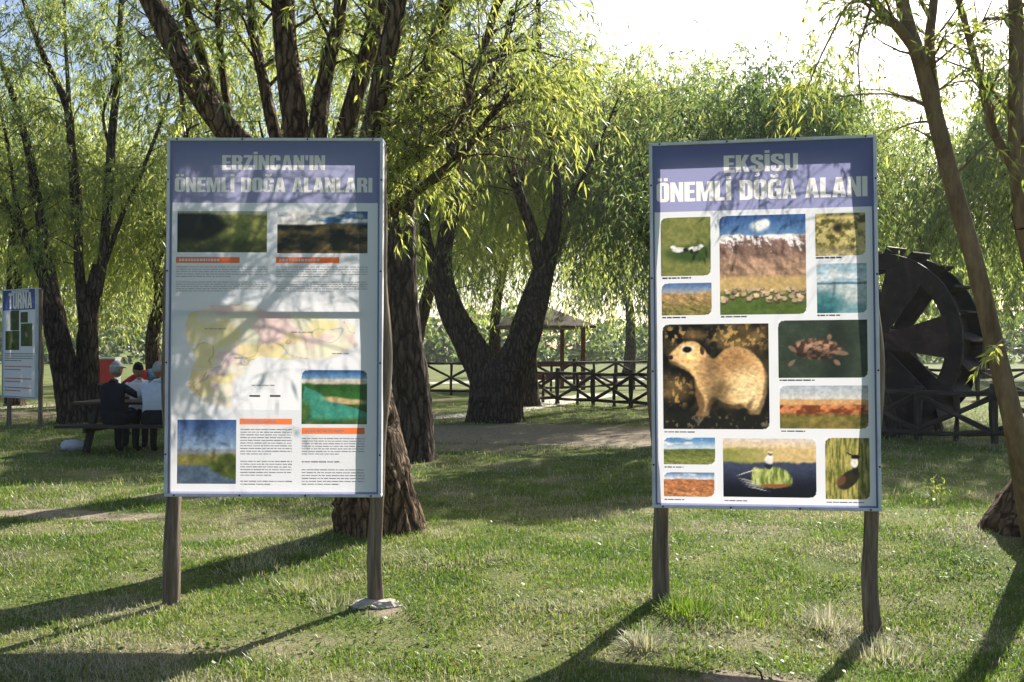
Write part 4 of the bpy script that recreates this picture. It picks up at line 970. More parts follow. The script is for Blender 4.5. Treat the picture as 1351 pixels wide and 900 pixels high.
# ---- leaning young trunk at the right edge
t5 = empty('willow_tree', tuple(G(1370, 705)), 'slender pale brown willow trunk leaning left at the right edge', 'tree')
d5 = 6.3
limb(t5, 'trunk', pxpath([(1395, 790, .3), (1372, 712, .2), (1352, 630, .1), (1338, 560), (1311, 450), (1287, 350), (1264, 270), (1243, 190), (1218, 95), (1196, 25), (1178, -60), (1160, -160)], d5), [.14, .11, .082, .069, .062, .058, .057, .056, .052, .046, .04, .032], M['bark_smooth'], 28, .05, .05, 3, 91)
T5L = [([(1228, 130, 0), (1212, 75, -.05), (1188, 40, -.1), (1152, 0, -.15), (1120, -60, -.2)], [.045, .038, .034, .028, .02]), ([(1234, 140), (1226, 60, .1), (1232, 0, .15), (1240, -90, .2)], [.04, .036, .03, .02]),
       ([(1352, 300, .2), (1345, 262, .2), (1340, 150, .2), (1341, 50, .2), (1337, -40, .2), (1330, -140, .2)], [.06, .055, .052, .05, .045, .035]), ([(1352, 255, .25), (1338, 225, .25), (1310, 170, .25), (1296, 115, .25), (1280, 55, .25), (1264, -5, .25), (1250, -80, .25)], [.036, .032, .03, .026, .024, .02, .012]),
       ([(1280, 50, .25), (1300, 25, .2), (1325, 25, .2), (1338, 10, .2)], [.012, .012, .012, .012]), ([(1440, 730, .4), (1420, 600, .4), (1392, 430, .3), (1364, 350, .25), (1352, 300, .2)], [.13, .10, .08, .07, .06])]
limb(t5, 'old_stump', [G(1410, 700) + np.array([0, .1, -.25]), G(1410, 700) + np.array([0, .1, .05]), G(1410, 700) + np.array([.05, .15, .28]), G(1405, 690) + np.array([.1, .2, .45])], [.62, .52, .36, .2], M['bark'], 40, .05, .14, 5, 99, flare=.3)
br = []
for k, (pp, r2) in enumerate(T5L):
    q = pxpath(pp, d5); limb(t5, 'limb', q, r2, M['bark_smooth'], 12, .08, .05, 3, 100 + k)
    if k < 5: br += sprouts(q, r2, (10, 9, 9, 10, 4, 0)[k], (.25, 1), (.3, .8), rg)
br += sprouts(pxpath([(1264, 270), (1218, 95), (1178, -60)], d5), [.03, .03, .02], 10, (.1, 1), (.3, .7), rg)
branch_mesh(t5, 'side_branches', br, M['bark_smooth'])
cr = Crown(35); p0, dd = on_branches(br, 7, rg)
cr.strands(p0, dd, rg.uniform(.3, .7, len(p0)), rg.uniform(.5, 1.2, len(p0)), 13, .085, .0155, .5, .35, twigs=True, twr=.0025)
# a hanging sprig over the wheel and a fresh one on the trunk
for (px, py, dx, n) in ((1330, 455, -.8, 5), (1232, 60, .5, 4)):
    p0 = P(px, py, 6.0) + rg.normal(0, .05, (n, 3)); dd = np.tile([dx, -.2, -.15 if dx < 0 else .4], (n, 1)) + rg.normal(0, .25, (n, 3))
    cr.strands(p0, dd, rg.uniform(.18, .32, n), .4, 11, .075, .017, .95, .1, cull=False, twigs=True, twr=.003)
for (px, py) in ((1095, 60), (1085, 85), (1070, 110), (1060, 130), (1132, 60), (1136, 100)):
    n = 6; p0 = P(px, py, 6.3) + rg.normal(0, .06, (n, 3)); dd = rg.normal(size=(n, 3)) * .5 + np.array([-.3, 0, .1])
    cr.strands(p0, dd, rg.uniform(.25, .5, n), 1.2, 13, .075, .013, .75, .25, cull=False, twigs=True, twr=.0022)
limb(t5, 'limb', pxpath([(1152, 0, -.15), (1120, 5, -.1), (1100, 40, 0), (1078, 85, 0), (1068, 110, 0)], d5), [.012, .01, .008, .006, .004], M['bark_smooth'], 6, .08, 0)
limb(t5, 'limb', pxpath([(1150, 5, -.1), (1140, 40, -.05), (1132, 70, 0), (1136, 140, 0)], d5), [.010, .008, .006, .004], M['bark_smooth'], 6, .08, 0)
cr.build('foliage', M['leaf_near'], t5, M['bark_smooth'])

# ---- background willows: trunk, limbs and a crown of hanging strands in clumps
def willow(label, px, depth, top, width, zlow, n_cl, n_st, n_lf, ll, mat, seed, tint=.5, r0=.3, yw=1.0, Lr=(1.2, 2.6), zc=.55, nlimb=7, bark='bark_dark', up=.15, cull=True, clr=.6, group='willows growing behind the boards', fl=None, tpx=None):
    n_st = int(n_st * 1.55); ll *= 1.3
    rg = np.random.default_rng(seed); b = P(px, 460, depth); b[2] = float(gh(b[0], b[1])); H = P(px, top, depth)[2]
    t0_ = b.copy()
    if tpx is not None: q_ = P(tpx, 460, depth); t0_ = np.array([q_[0], q_[1], float(gh(q_[0], q_[1]))])
    t = empty('willow_tree', tuple(t0_), label, 'tree', group)
    hw = width / FPX * depth / 2
    cz = zlow + (H - zlow) * zc
    u = rg.normal(size=(n_cl, 3)); u = norm(u); u[:, 2] = np.abs(u[:, 2]) * 1.0 - .15
    rad = rg.uniform(.55, 1, n_cl)[:, None] ** .6
    C = b + np.array([0, 0, cz]) + u * rad * np.array([hw * .8, hw * .8 * yw, (H - cz) * .92])
    zt = zlow + (cz - zlow) * .5
    tp = [t0_ + np.array([0, 0, -.2]), t0_ + np.array([rg.normal(0, .1), 0, zt * .5]), t0_ * .6 + b * .4 + np.array([rg.normal(0, .2), 0, zt]), b + np.array([rg.normal(0, .3), 0, cz])]
    limb(t, 'trunk', tp, [r0 * 1.25, r0, r0 * .85, r0 * .5], M[bark], 16, .25, .1, 4, seed, flare=.4)
    for k in range(min(nlimb, n_cl)):
        e = C[k]; s0 = tp[2] + (tp[3] - tp[2]) * rg.uniform(0, .8); mid = (s0 + e) / 2 + np.array([0, 0, .25 * np.linalg.norm(e - s0) * .5])
        limb(t, 'limb', [s0, mid, e], [r0 * .45, r0 * .25, .02], M[bark], 7, .3, .06, 3, seed + k)
    cr = Crown(seed)
    ci = rg.integers(0, n_cl, n_st); sz = rg.uniform(.6, 1.3, n_cl) * clr * hw * .45
    p0 = C[ci] + rg.normal(size=(n_st, 3)) * sz[ci][:, None] * np.array([1, 1, .7])
    out = norm((p0 - b) * np.array([1, 1, 0]) + 1e-3)
    dd = out * .7 + rg.normal(size=(n_st, 3)) * .55 + np.array([0, 0, up])
    L = rg.uniform(*Lr, n_st)
    L = np.where(rg.uniform(size=n_st) < .35, L * 1.5, L)
    tt = np.clip(tint + .22 * rg.normal(size=n_cl), .1, .95)[ci]
    for q in range(4):
        mk = (ci % 4) == q
        if mk.any(): cr.strands(p0[mk], dd[mk], L[mk], rg.uniform(.7, 1.5, mk.sum()), n_lf, ll, ll * .2, float(tt[mk].mean()), .34, cull=cull, zmin=zlow)
    return cr.build('foliage', M[mat], t)
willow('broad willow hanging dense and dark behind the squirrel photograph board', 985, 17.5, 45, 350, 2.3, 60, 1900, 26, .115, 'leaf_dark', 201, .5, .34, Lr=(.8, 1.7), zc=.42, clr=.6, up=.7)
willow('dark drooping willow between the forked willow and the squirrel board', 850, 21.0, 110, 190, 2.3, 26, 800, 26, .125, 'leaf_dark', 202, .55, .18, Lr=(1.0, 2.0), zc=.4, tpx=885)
willow('bright green weeping willow trailing over the log fence', 770, 25.0, 40, 270, 2.1, 44, 1350, 28, .15, 'leaf_mid', 203, .85, .2, Lr=(1.6, 3.0), zc=.5, tpx=700)
willow('yellow green willow filling the gap left of the forked willow', 600, 27.0, 120, 230, 2.0, 40, 1100, 28, .16, 'leaf_mid', 204, .85, .2, Lr=(1.6, 3.2), zc=.5, tpx=540)
willow('tall bright willow at the far left behind the TURNA board', 20, 25.0, 90, 260, 2.0, 46, 1350, 28, .15, 'leaf_mid', 205, .85, .2, Lr=(1.5, 3.0), zc=.5)
willow('rounded willow with a dark trunk showing beside the map board', 208, 27.0, 165, 250, 1.9, 42, 1200, 28, .155, 'leaf_mid', 206, .85, .2, Lr=(1.5, 3.0), zc=.5)
willow('bushy willow low behind the seated people', 130, 33.0, 250, 200, 1.6, 30, 800, 26, .19, 'leaf_mid', 207, .85, .2, Lr=(1.5, 3.0), zc=.5, tpx=110)
willow('grey green willow drooping behind the water wheel', 1235, 24.0, 130, 250, 2.4, 44, 1050, 28, .14, 'leaf_mid', 208, .5, .2, Lr=(1.2, 2.6), zc=.5, tpx=1190)
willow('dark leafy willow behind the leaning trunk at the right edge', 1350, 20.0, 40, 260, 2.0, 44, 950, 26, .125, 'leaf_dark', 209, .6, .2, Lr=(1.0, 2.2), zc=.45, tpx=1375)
willow('pale distant willow seen between the map board and the forked willow', 690, 36.0, 180, 260, 2.2, 34, 900, 26, .2, 'leaf_mid', 210, .7, .2, Lr=(1.8, 3.5), zc=.5, tpx=650)
for k, (px, dp, tp_, w, lb) in enumerate([(-60, 44, 240, 200, 'distant tree beyond the TURNA board'), (470, 50, 230, 240, 'distant tree just left of the dark willow trunks'), (830, 60, 300, 170, 'hazy distant tree above the log fence'), (1120, 55, 270, 220, 'distant tree beyond the water wheel'), (1300, 50, 290, 190, 'distant tree right of the water wheel'), (1420, 42, 230, 200, 'distant tree at the far right')]):
    willow(lb, px, dp, tp_, w, 2.2, 24, 420, 24, .32, 'leaf_mid' if k % 2 else 'leaf_dark', 230 + k, .55, .35, Lr=(2, 4), zc=.5, nlimb=4, cull=False, group='distant trees')
willow('airy light green willow seen between the limbs of the large willow', 395, 23.0, -40, 330, 2.6, 44, 900, 26, .13, 'leaf_mid', 211, .75, .2, Lr=(1.2, 2.6), zc=.4, tpx=330)
willow('soft pale willow rising between the forked willow and the squirrel board', 880, 28.0, 30, 210, 3.0, 44, 900, 26, .15, 'leaf_mid', 212, .7, .2, Lr=(1.2, 2.4), zc=.45, tpx=905, up=.6)
willow('thin topped willow far behind the squirrel board', 1060, 30.0, 85, 200, 3.0, 36, 650, 26, .16, 'leaf_mid', 213, .6, .2, Lr=(1.2, 2.4), zc=.45, tpx=1050, up=.6)
# far wood closing the view
rgf = np.random.default_rng(8); cr = Crown(300)
n = 5200; x = rgf.uniform(-130, 130, n); y = 105 + rgf.normal(0, 5, n); z = rgf.uniform(0, 1, n) * (3.6 + 4.6 * fbm(x * .06, x * 0, 4, 3))
cr.strands(np.stack([x, y, z], 1), np.stack([rgf.normal(size=n), rgf.normal(size=n), .6 + 0 * x], 1), 2.4, .5, 14, .9, .34, .45, .3, cull=False)
hold = empty('far_wood', (0, 105, 0), 'hazy dark wood along the horizon', 'wood'); hold['kind'] = 'stuff'
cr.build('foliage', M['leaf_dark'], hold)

# ------------------------------------------------------------------ log fences
def logmesh(seed, r):
    rg = np.random.default_rng(seed); z = np.linspace(0, 1, 7); m = MB()
    p = np.stack([.012 * np.sin(z * 5 + seed), .012 * np.cos(z * 4 + seed), z], 1); m.tube(p, r * (1 + .12 * rg.normal(size=7)), 7)
    me = mesh('log', np.concatenate(m.V), m.F, M['log'], True); return me
LOGS = [logmesh(k, .045) for k in range(3)] + [logmesh(k + 5, .065) for k in range(2)]
def log(parent, name, a, b, me):
    o = link(name, me, parent); a = np.array(a, float); b = np.array(b, float); loc = np.array(parent.location); d = Vector(b - a)
    o.location = a - loc; o.rotation_euler = d.to_track_quat('Z', 'Y').to_euler(); o.scale = (1, 1, d.length); return o
def fence(label, p0, p1, h, bay=1.7, seed=0, mid=True):
    p0 = np.array(p0); p1 = np.array(p1); L = np.linalg.norm((p1 - p0)[:2]); n = max(1, int(round(L / bay))); rg = np.random.default_rng(seed)
    e = empty('log_fence', tuple(p0), label, 'fence', 'rustic log fences')
    at = lambda t: np.array([*(p0 + (p1 - p0) * t)[:2], float(gh(*(p0 + (p1 - p0) * t)[:2]))])
    up = np.array([0, 0, 1.0]); nv = norm(np.array([-(p1 - p0)[1], (p1 - p0)[0], 0]))
    for k in range(n + 1):
        q = at(k / n); log(e, 'post', q - up * .2, q + up * (h + rg.uniform(.02, .1)), LOGS[3 + k % 2])
        if k < n:
            r = at((k + 1) / n); j = rg.normal(0, .015, 4)
            log(e, 'rail', q + up * (h - .06 + j[0]) - nv * .055, r + up * (h - .06 + j[1]) - nv * .055, LOGS[k % 3])
            log(e, 'rail', q + up * (.16 + j[2]) - nv * .055, r + up * (.16 + j[3]) - nv * .055, LOGS[(k + 1) % 3])
            log(e, 'brace', q + up * .18 + nv * .035, r + up * (h - .1) + nv * .035, LOGS[(k + 2) % 3]); log(e, 'brace', q + up * (h - .1) - nv * .045, r + up * .18 - nv * .045, LOGS[k % 3])
            if mid: c = (q + r) / 2; log(e, 'stake', c - up * .05 + nv * .11, c + up * (h - .08) + nv * .11, LOGS[(k + 1) % 3])
fence('dark log fence with crossed braces left of the forked willow', P(430, 500, 31), P(628, 500, 31), 1.15, 1.7, 1)
fence('nearer dark log fence between the forked willow and the squirrel board', P(692, 500, 27), P(1010, 500, 21.5), .95, 1.35, 2)
fence('farther log fence beside the gazebo, behind the nearer one', P(700, 500, 33), P(960, 500, 38), 1.15, 1.9, 3)
fence('log fence with crossed braces in front of the water wheel', P(1120, 500, 16.2), P(1420, 500, 14.2), .88, 1.35, 4)
fence('far log fence on the lawn beyond the water wheel', P(1150, 500, 27), P(1420, 500, 29), 1.0, 1.9, 5, False)

# ------------------------------------------------------------------ water wheel
hub = P(1168, 452, 17.2); RW = 1.80; TW = .75
ww = empty('water_wheel', (hub[0], hub[1], float(gh(hub[0], hub[1]))), 'large dark rusty water wheel standing behind the squirrel board', 'water wheel', rz=math.radians(-53))
hz = hub[2] - ww.location[2]
def ring(r0, r1, y0, y1, n=48):
    V = []; F = []
    for k in range(n):
        a = 2 * math.pi * k / n; c, s = math.cos(a), math.sin(a)
        for r, y in ((r0, y0), (r1, y0), (r1, y1), (r0, y1)): V.append((r * c, y, r * s + hz))
    for k in range(n):
        a, b = k * 4, ((k + 1) % n) * 4
        for q in range(4): F.append((a + q, a + (q + 1) % 4, b + (q + 1) % 4, b + q))
    return np.array(V), F
for y in (-TW / 2, TW / 2 - .05):
    m = MB(); m.add(*ring(1.36, 1.66, y, y + .05)); m.build('rim', M['wheel'], ww)
    for k in range(6):
        a = math.radians(4 + 60 * k); m = MB()
        pts = [(.12, -.11), (1.38, -.38), (1.42, 0), (1.38, .38), (.12, .11)]
        V = [(x * math.cos(a) - z * math.sin(a), yy, x * math.sin(a) + z * math.cos(a) + hz) for yy in (y - .012, y + .036) for x, z in pts]
        F = [(4, 3, 2, 1, 0), (5, 6, 7, 8, 9)] + [(q, (q + 1) % 5, 5 + (q + 1) % 5, 5 + q) for q in range(5)]
        m.add(V, F); m.build('spoke', M['wheel_red'] if k == 0 else M['wheel'], ww)
m = MB(); m.add(*ring(.10, .26, -TW / 2 - .06, TW / 2 + .06, 20)); m.build('hub', M['wheel'], ww)
m = MB(); m.tube([(0, -TW / 2 - .6, hz), (0, TW / 2 + .6, hz)], [.09, .09], 14); m.build('axle', M['wheel'], ww)
n = 22
for k in range(n):
    a = 2 * math.pi * (k + .3) / n; m = MB()
    Mx = Matrix.Translation((0, 0, hz)) @ Matrix.Rotation(-a, 4, 'Y') @ Matrix.Translation((1.52, 0, 0)) @ Matrix.Rotation(math.radians(28), 4, 'Y')
    m.box(-.20, .30, -TW / 2 + .052, TW / 2 - .052, -.016, .016, M=Mx); m.build('paddle', M['wheel'], ww)
    Mx = Matrix.Translation((0, 0, hz)) @ Matrix.Rotation(-a - .14, 4, 'Y') @ Matrix.Translation((1.42, 0, 0))
    m = MB(); m.box(-.014, .014, -TW / 2 + .052, TW / 2 - .052, -.17, .17, M=Mx); m.build('drum_board', M['wheel'], ww)
for y in (-TW / 2 - .35, TW / 2 + .35):
    for s in (-1, 1):
        m = MB(); m.tube([(s * .75, y, -.2), (s * .06, y, hz - .05)], [.09, .08], 8); m.build('support_leg', M['log'], ww)

# ------------------------------------------------------------------ gazebo
gz = P(712, 470, 36); g = empty('gazebo', (gz[0], gz[1], float(gh(gz[0], gz[1]))), 'small open gazebo with shingle roof and red brown rails beyond the fence', 'gazebo', rz=.25)
m = MB(); a = 1.75; z0, z1 = 2.45, 3.35
m.add([(-a, -a, z0), (a, -a, z0), (a, a, z0), (-a, a, z0), (0, 0, z1), (-a, -a, z0 - .09), (a, -a, z0 - .09), (a, a, z0 - .09), (-a, a, z0 - .09)], [(0, 1, 4), (1, 2, 4), (2, 3, 4), (3, 0, 4), (5, 6, 1, 0), (6, 7, 2, 1), (7, 8, 3, 2), (8, 5, 0, 3), (8, 7, 6, 5)])
m.build('roof', M['roof'], g)
for x in (-1.35, 1.35):
    for y in (-1.35, 1.35):
        m = MB(); m.box(x - .07, x + .07, y - .07, y + .07, -.1, 2.36); m.build('post', M['redwood'], g)
for s in (-1.35, 1.35):
    for z in (.45, .95):
        m = MB(); m.box(-1.28, 1.28, s - .03, s + .03, z - .06, z + .06); m.build('rail', M['redwood'], g)
for z in (.45, .95):
    m = MB(); m.box(-1.38, -1.32, -1.28, 1.28, z - .06, z + .06); m.build('rail', M['redwood'], g)

# ------------------------------------------------------------------ picnic table and people
tc = np.array([-5.35, 13.85, 0]); tz = float(gh(tc[0], tc[1]))
pt = empty('picnic_table', (tc[0], tc[1], tz), 'dark wooden picnic table with attached benches beside the map board', 'table')
HL = 1.15
for k, y in enumerate((-.30, -.10, .10, .30)):
    m = MB(); m.box(-HL, HL, y - .094, y + .094, .71, .75); m.build('top_plank', M['table'], pt)
for s in (-1, 1):
    for o_ in (-.08, .08):
        m = MB(); m.box(-HL - .05, HL + .05, s * .68 + o_ - .075, s * .68 + o_ + .075, .40, .44); m.build('bench_plank', M['table'], pt)
    for x in (-.85, .85):
        m = MB(); Mx = Matrix.Translation((x, s * .42, .36)) @ Matrix.Rotation(s * math.radians(28), 4, 'X'); m.box(-.035, .035, -.05, .05, -.42, .38, M=Mx); m.build('leg', M['table'], pt)
for x in (-.85, .85):
    m = MB(); m.box(x + .037, x + .077, -.78, .78, .325, .398); m.build('crossbar', M['table'], pt)

def cloth(name, c, c2): return solid(name, [c, c2], (14, 14, 14), .85, .35, .012, 6, spec=.2)
M['skin'] = cloth('skin', (.24, .13, .085), (.30, .165, .11))
M['jacket'] = cloth('black_jacket', (.010, .011, .014), (.020, .021, .026)); M['trousers'] = cloth('dark_trousers', (.014, .014, .016), (.03, .03, .032)); M['shoe'] = cloth('shoe', (.015, .012, .010), (.03, .025, .02))
M['shirt_blue'] = cloth('pale_blue_shirt', (.40, .45, .55), (.50, .55, .64)); M['shirt_white'] = cloth('white_shirt', (.55, .56, .56), (.66, .66, .66))
M['red_top'] = cloth('red_top', (.34, .02, .02), (.45, .035, .03)); M['cap'] = cloth('grey_cap', (.28, .28, .28), (.42, .41, .40)); M['hair_grey'] = cloth('grey_hair', (.20, .20, .20), (.34, .33, .33)); M['hair_dark'] = cloth('dark_hair', (.012, .010, .008), (.025, .02, .016))
M['scarf'] = solid('patterned_scarf', [(.05, .13, .22), (.16, .34, .46), (.45, .52, .55)], (30, 30, 30), .85, .2, .005)

def person(label, loc, rz, top, lower, lean=.10, arms=((.18, .44, .80), (-.10, .46, .80)), hair=None, cap=None, scarf=None, turn=0.0, standing=False, nod=.0):
    """seated figure facing +y, origin on the ground below the hips; one skinned body mesh"""
    e = empty('person', loc, label, 'person', 'people around the picnic table', rz)
    js = []; es = []; rad = []; part = []
    def J(p, r, q, par=None):
        js.append(p); rad.append(r if isinstance(r, tuple) else (r, r)); part.append(q)
        if par is not None: es.append((par, len(js) - 1))
        return len(js) - 1
    hz_ = .90 if standing else .54
    sb, cb_ = math.sin(lean), math.cos(lean)
    S = lambda d, x=0.0, f=0.0: (x, d * sb + f * cb_, hz_ + d * cb_ - f * sb)
    pel = J((0, 0, hz_), (.17, .13), 1); wa = J(S(.2), (.155, .115), 0, pel); ch = J(S(.40), (.175, .125), 0, wa); nb = J(S(.53, 0, .01), (.085, .08), 0, ch)
    nk = J(S(.60, 0, .02), (.052, .055), 2, nb)
    for s in (-1, 1):
        if standing:
            h = J((s * .10, 0, hz_ - .08), .10, 1, pel); k = J((s * .11, .03, .48), .065, 1, h); a = J((s * .11, -.02, .09), .045, 1, k); J((s * .12, .12, .045), .04, 3, a)
        else:
            h = J((s * .11, .10, hz_ - .02), .095, 1, pel); k = J((s * .14, .46, hz_ - .01), .07, 1, h); a = J((s * .14, .44, .10), .048, 1, k); J((s * .15, .58, .045), .042, 3, a)
        sp_ = np.array(S(.46, s * .175)); sh = J(tuple(sp_), .068, 0, ch)
        hx, hy, hh = (abs(arms[0][0]) if s > 0 else -abs(arms[1][0])), (arms[0][1] if s > 0 else arms[1][1]), (arms[0][2] if s > 0 else arms[1][2])
        ep = (sp_ * .55 + np.array([hx, hy, hh]) * .45) + np.array([s * .10, -.05, -.06])
        el = J(tuple(ep), .05, 0, sh); wr = J((hx, hy - .09, hh), .033, 0, el); pm = J((hx - s * .01, hy, hh + .005), (.038, .022), 2, wr)
    bm = bmesh.new(); vs = [bm.verts.new(p) for p in js]
    for a, b in es: bm.edges.new((vs[a], vs[b]))
    me = bpy.data.meshes.new('body'); bm.to_mesh(me); bm.free(); o = bpy.data.objects.new('body', me); COL.objects.link(o)
    md = o.modifiers.new('skin', 'SKIN'); md.use_smooth_shade = True; o.modifiers.new('sub', 'SUBSURF').levels = 2
    sv = me.skin_vertices[0].data
    for k in range(len(js)): sv[k].radius = rad[k]; sv[k].use_root = (k == 0)
    ev = bpy.data.meshes.new_from_object(o.evaluated_get(bpy.context.evaluated_depsgraph_get())); bpy.data.objects.remove(o)
    m = MB(); Vb = np.array([v.co for v in ev.vertices]); Fb = [list(p.vertices) for p in ev.polygons]
    cen = np.array([np.mean(Vb[f], 0) for f in Fb]); dj = np.linalg.norm(cen[:, None] - np.array(js)[None], axis=2) / (np.array([r[0] for r in rad])[None] + .04); own = np.argmin(dj, 1)
    m.V.append(Vb); m.F += Fb; m.M += [part[k] for k in own]; m.n = len(Vb); bpy.data.meshes.remove(ev)
    # head with brow, nose, chin and ears
    hc = np.array(S(.735, 0, .045)); ct, st_ = math.cos(turn), math.sin(turn)
    def hd(v):
        f = v.copy(); f[:, 0] *= 1 - .18 * sm(.1, -1.0, v[:, 2]); f[:, 1] += .10 * sm(-.2, -1, v[:, 2]) * (v[:, 1] > 0)
        nose = np.exp(-((v[:, 0] / .16) ** 2 + ((v[:, 2] + .12) / .20) ** 2)) * (v[:, 1] > 0); f[:, 1] += .26 * nose
        eye = np.exp(-(((np.abs(v[:, 0]) - .38) / .16) ** 2 + ((v[:, 2] - .08) / .10) ** 2)) * (v[:, 1] > 0); f[:, 1] -= .10 * eye
        mo = np.exp(-((v[:, 0] / .3) ** 2 + ((v[:, 2] + .48) / .05) ** 2)) * (v[:, 1] > 0); f[:, 1] -= .05 * mo
        return f
    def place(v): v = np.asarray(v) * np.array([.076, .094, .118]); v = np.stack([v[:, 0], v[:, 1] * math.cos(nod) + v[:, 2] * math.sin(nod), v[:, 2] * math.cos(nod) - v[:, 1] * math.sin(nod)], 1); return np.stack([v[:, 0] * ct - v[:, 1] * st_, v[:, 0] * st_ + v[:, 1] * ct, v[:, 2]], 1) + hc
    def sphere(nu=22, nv=16, scale=1.0, f=None, cond=None):
        q = MB(); q.ball((0, 0, 0), (1, 1, 1), nu, nv); V = q.V[0]; F = q.F
        if cond is not None: F = [g for g in F if cond(np.mean(V[g], 0))]
        if f is not None: V = f(V)
        return V * scale, F
    V, F = sphere(f=hd); m.add(place(V), F, 2)
    for s in (-1, 1):
        V, F = sphere(8, 6); m.add(place(V * np.array([.10, .18, .26]) + np.array([s * 1.0, -.08, -.05])), F, 2)
        V, F = sphere(8, 6); m.add(place(V * .085 + np.array([s * .38, .86, .08])), F, 3)
    # fingers: four unequal ones and a thumb off the side of each palm
    for s, (hx, hy, hh) in ((1, arms[0]), (-1, arms[1])):
        hx = s * abs(hx)
        for k, ln in enumerate((.055, .066, .062, .048)):
            x = hx - s * .01 + (-.027 + .018 * k) * s; m.tube([(x, hy + .015, hh + .01), (x, hy + .015 + ln * .55, hh + .012), (x, hy + .015 + ln, hh - .012)], [.009, .0085, .006], 6, m=2)
        m.tube([(hx - s * .035, hy - .03, hh + .005), (hx - s * .06, hy, hh + .004), (hx - s * .06, hy + .025, hh - .006)], [.011, .010, .007], 6, m=2)
    m.build('body', [top, lower, M['skin'], M['shoe']], e, True)
    if hair is not None:
        V, F = sphere(20, 14, 1.09, hd, lambda c: c[2] > .30 or (c[1] < .12 and c[2] > -.42)); q = MB(); q.add(place(V), F); o = q.build('hair', hair, e, True); o.modifiers.new('t', 'SOLIDIFY').thickness = .006
    if cap is not None:
        V, F = sphere(22, 14, 1.16, None, lambda c: c[2] > .28); V = V.copy(); V[:, 2] = np.where(V[:, 2] > .3, .3 + (V[:, 2] - .3) * .62, V[:, 2]); q = MB(); q.add(place(V), F)
        a = np.linspace(-1.1, 1.1, 12); pk = [(math.sin(t) * 1.1, math.cos(t) * 1.12, .36) for t in a] + [(math.sin(t) * 1.0, .75 + math.cos(t) * 1.05, .22) for t in a]
        q.add(place(np.array(pk)), [(k, k + 1, 13 + k, 12 + k) for k in range(11)]); o = q.build('cap', cap, e, True); o.modifiers.new('t', 'SOLIDIFY').thickness = .012
    if scarf is not None:
        V, F = sphere(22, 16, 1.15, None, lambda c: not (c[1] > .55 and abs(c[2] + .05) < .72)); q = MB(); q.add(place(V), F)
        q.tube([place(np.array([[0, -.3, -.9]]))[0], place(np.array([[0, -.7, -1.6]]))[0], place(np.array([[0, -1.0, -2.6]]))[0]], [.085, .11, .06], 12); o = q.build('headscarf', scarf, e, True); o.modifiers.new('t', 'SOLIDIFY').thickness = .008
    return e
by = tc[1] - .68
person('man in black jacket and pale flat cap seated on the bench, back to us', (-5.80, by - .02, tz - .02), -.12, M['jacket'], M['trousers'], .16, ((.26, .40, .86), (.10, .42, .82)), hair=M['hair_grey'], cap=M['cap'], turn=-.35)
person('grey haired man in pale blue shirt seated on the bench, back to us', (-5.16, by - .02, tz - .02), .10, M['shirt_blue'], M['trousers'], .18, ((.2, .44, .84), (.18, .44, .84)), hair=M['hair_grey'], nod=.25)
person('person in white shirt facing us across the picnic table', (-5.93, tc[1] + .72, tz - .02), math.pi + .2, M['shirt_white'], M['trousers'], .30, ((.12, .48, .84), (.2, .44, .84)), hair=M['hair_dark'], nod=.3, turn=.3)
person('person in red top and blue patterned headscarf bending over beyond the picnic table', (-6.85, 16.0, tz - .02), -1.5, M['red_top'], M['trousers'], 1.08, ((.2, .72, .72), (.2, .72, .72)), scarf=M['scarf'], standing=True, nod=.7)

# red cabinet with a white side, plastic bag on the grass
c0 = P(141, 500, 24.5); cb = empty('red_cabinet', (c0[0], c0[1], float(gh(c0[0], c0[1]))), 'bright red cabinet with a white side standing behind the left willow', 'cabinet', rz=-.28)
m = MB(); m.box(-.33, .33, -.11, .11, .05, 1.28); m.build('body', M['red'], cb)
m = MB(); m.box(.332, .36, -.11, .11, .05, 1.30); m.build('side_panel', M['white'], cb)
m = MB(); m.box(-.35, .362, -.13, .13, 1.302, 1.34); m.build('top', M['white'], cb)
for x in (-.27, .27):
    m = MB(); m.box(x - .03, x + .03, -.10, .10, -.1, .048); m.build('foot', M['wheel'], cb)
gb = G(96, 594); m = MB()
m.ball((0, 0, .07), (.19, .12, .085), 26, 16, f=lambda v: v * (1 + .55 * (fbm(v[:, 0] * 3.5 + 9, v[:, 1] * 3.5 + v[:, 2] * 3, 15, 3) - .5)[:, None])); m.ball((.16, .02, .05), (.10, .06, .05), 18, 10, f=lambda v: v * (1 + .6 * (fbm(v[:, 0] * 4 + 3, v[:, 1] * 4 + v[:, 2] * 3, 16, 3) - .5)[:, None]))
bag = m.build('plastic_bag', sheetmat('thin_white_plastic', (.62, .62, .68), .35), None, True); bag.location = tuple(gb); tag(bag, 'crumpled white plastic bag lying on the grass near the bench', 'bag')

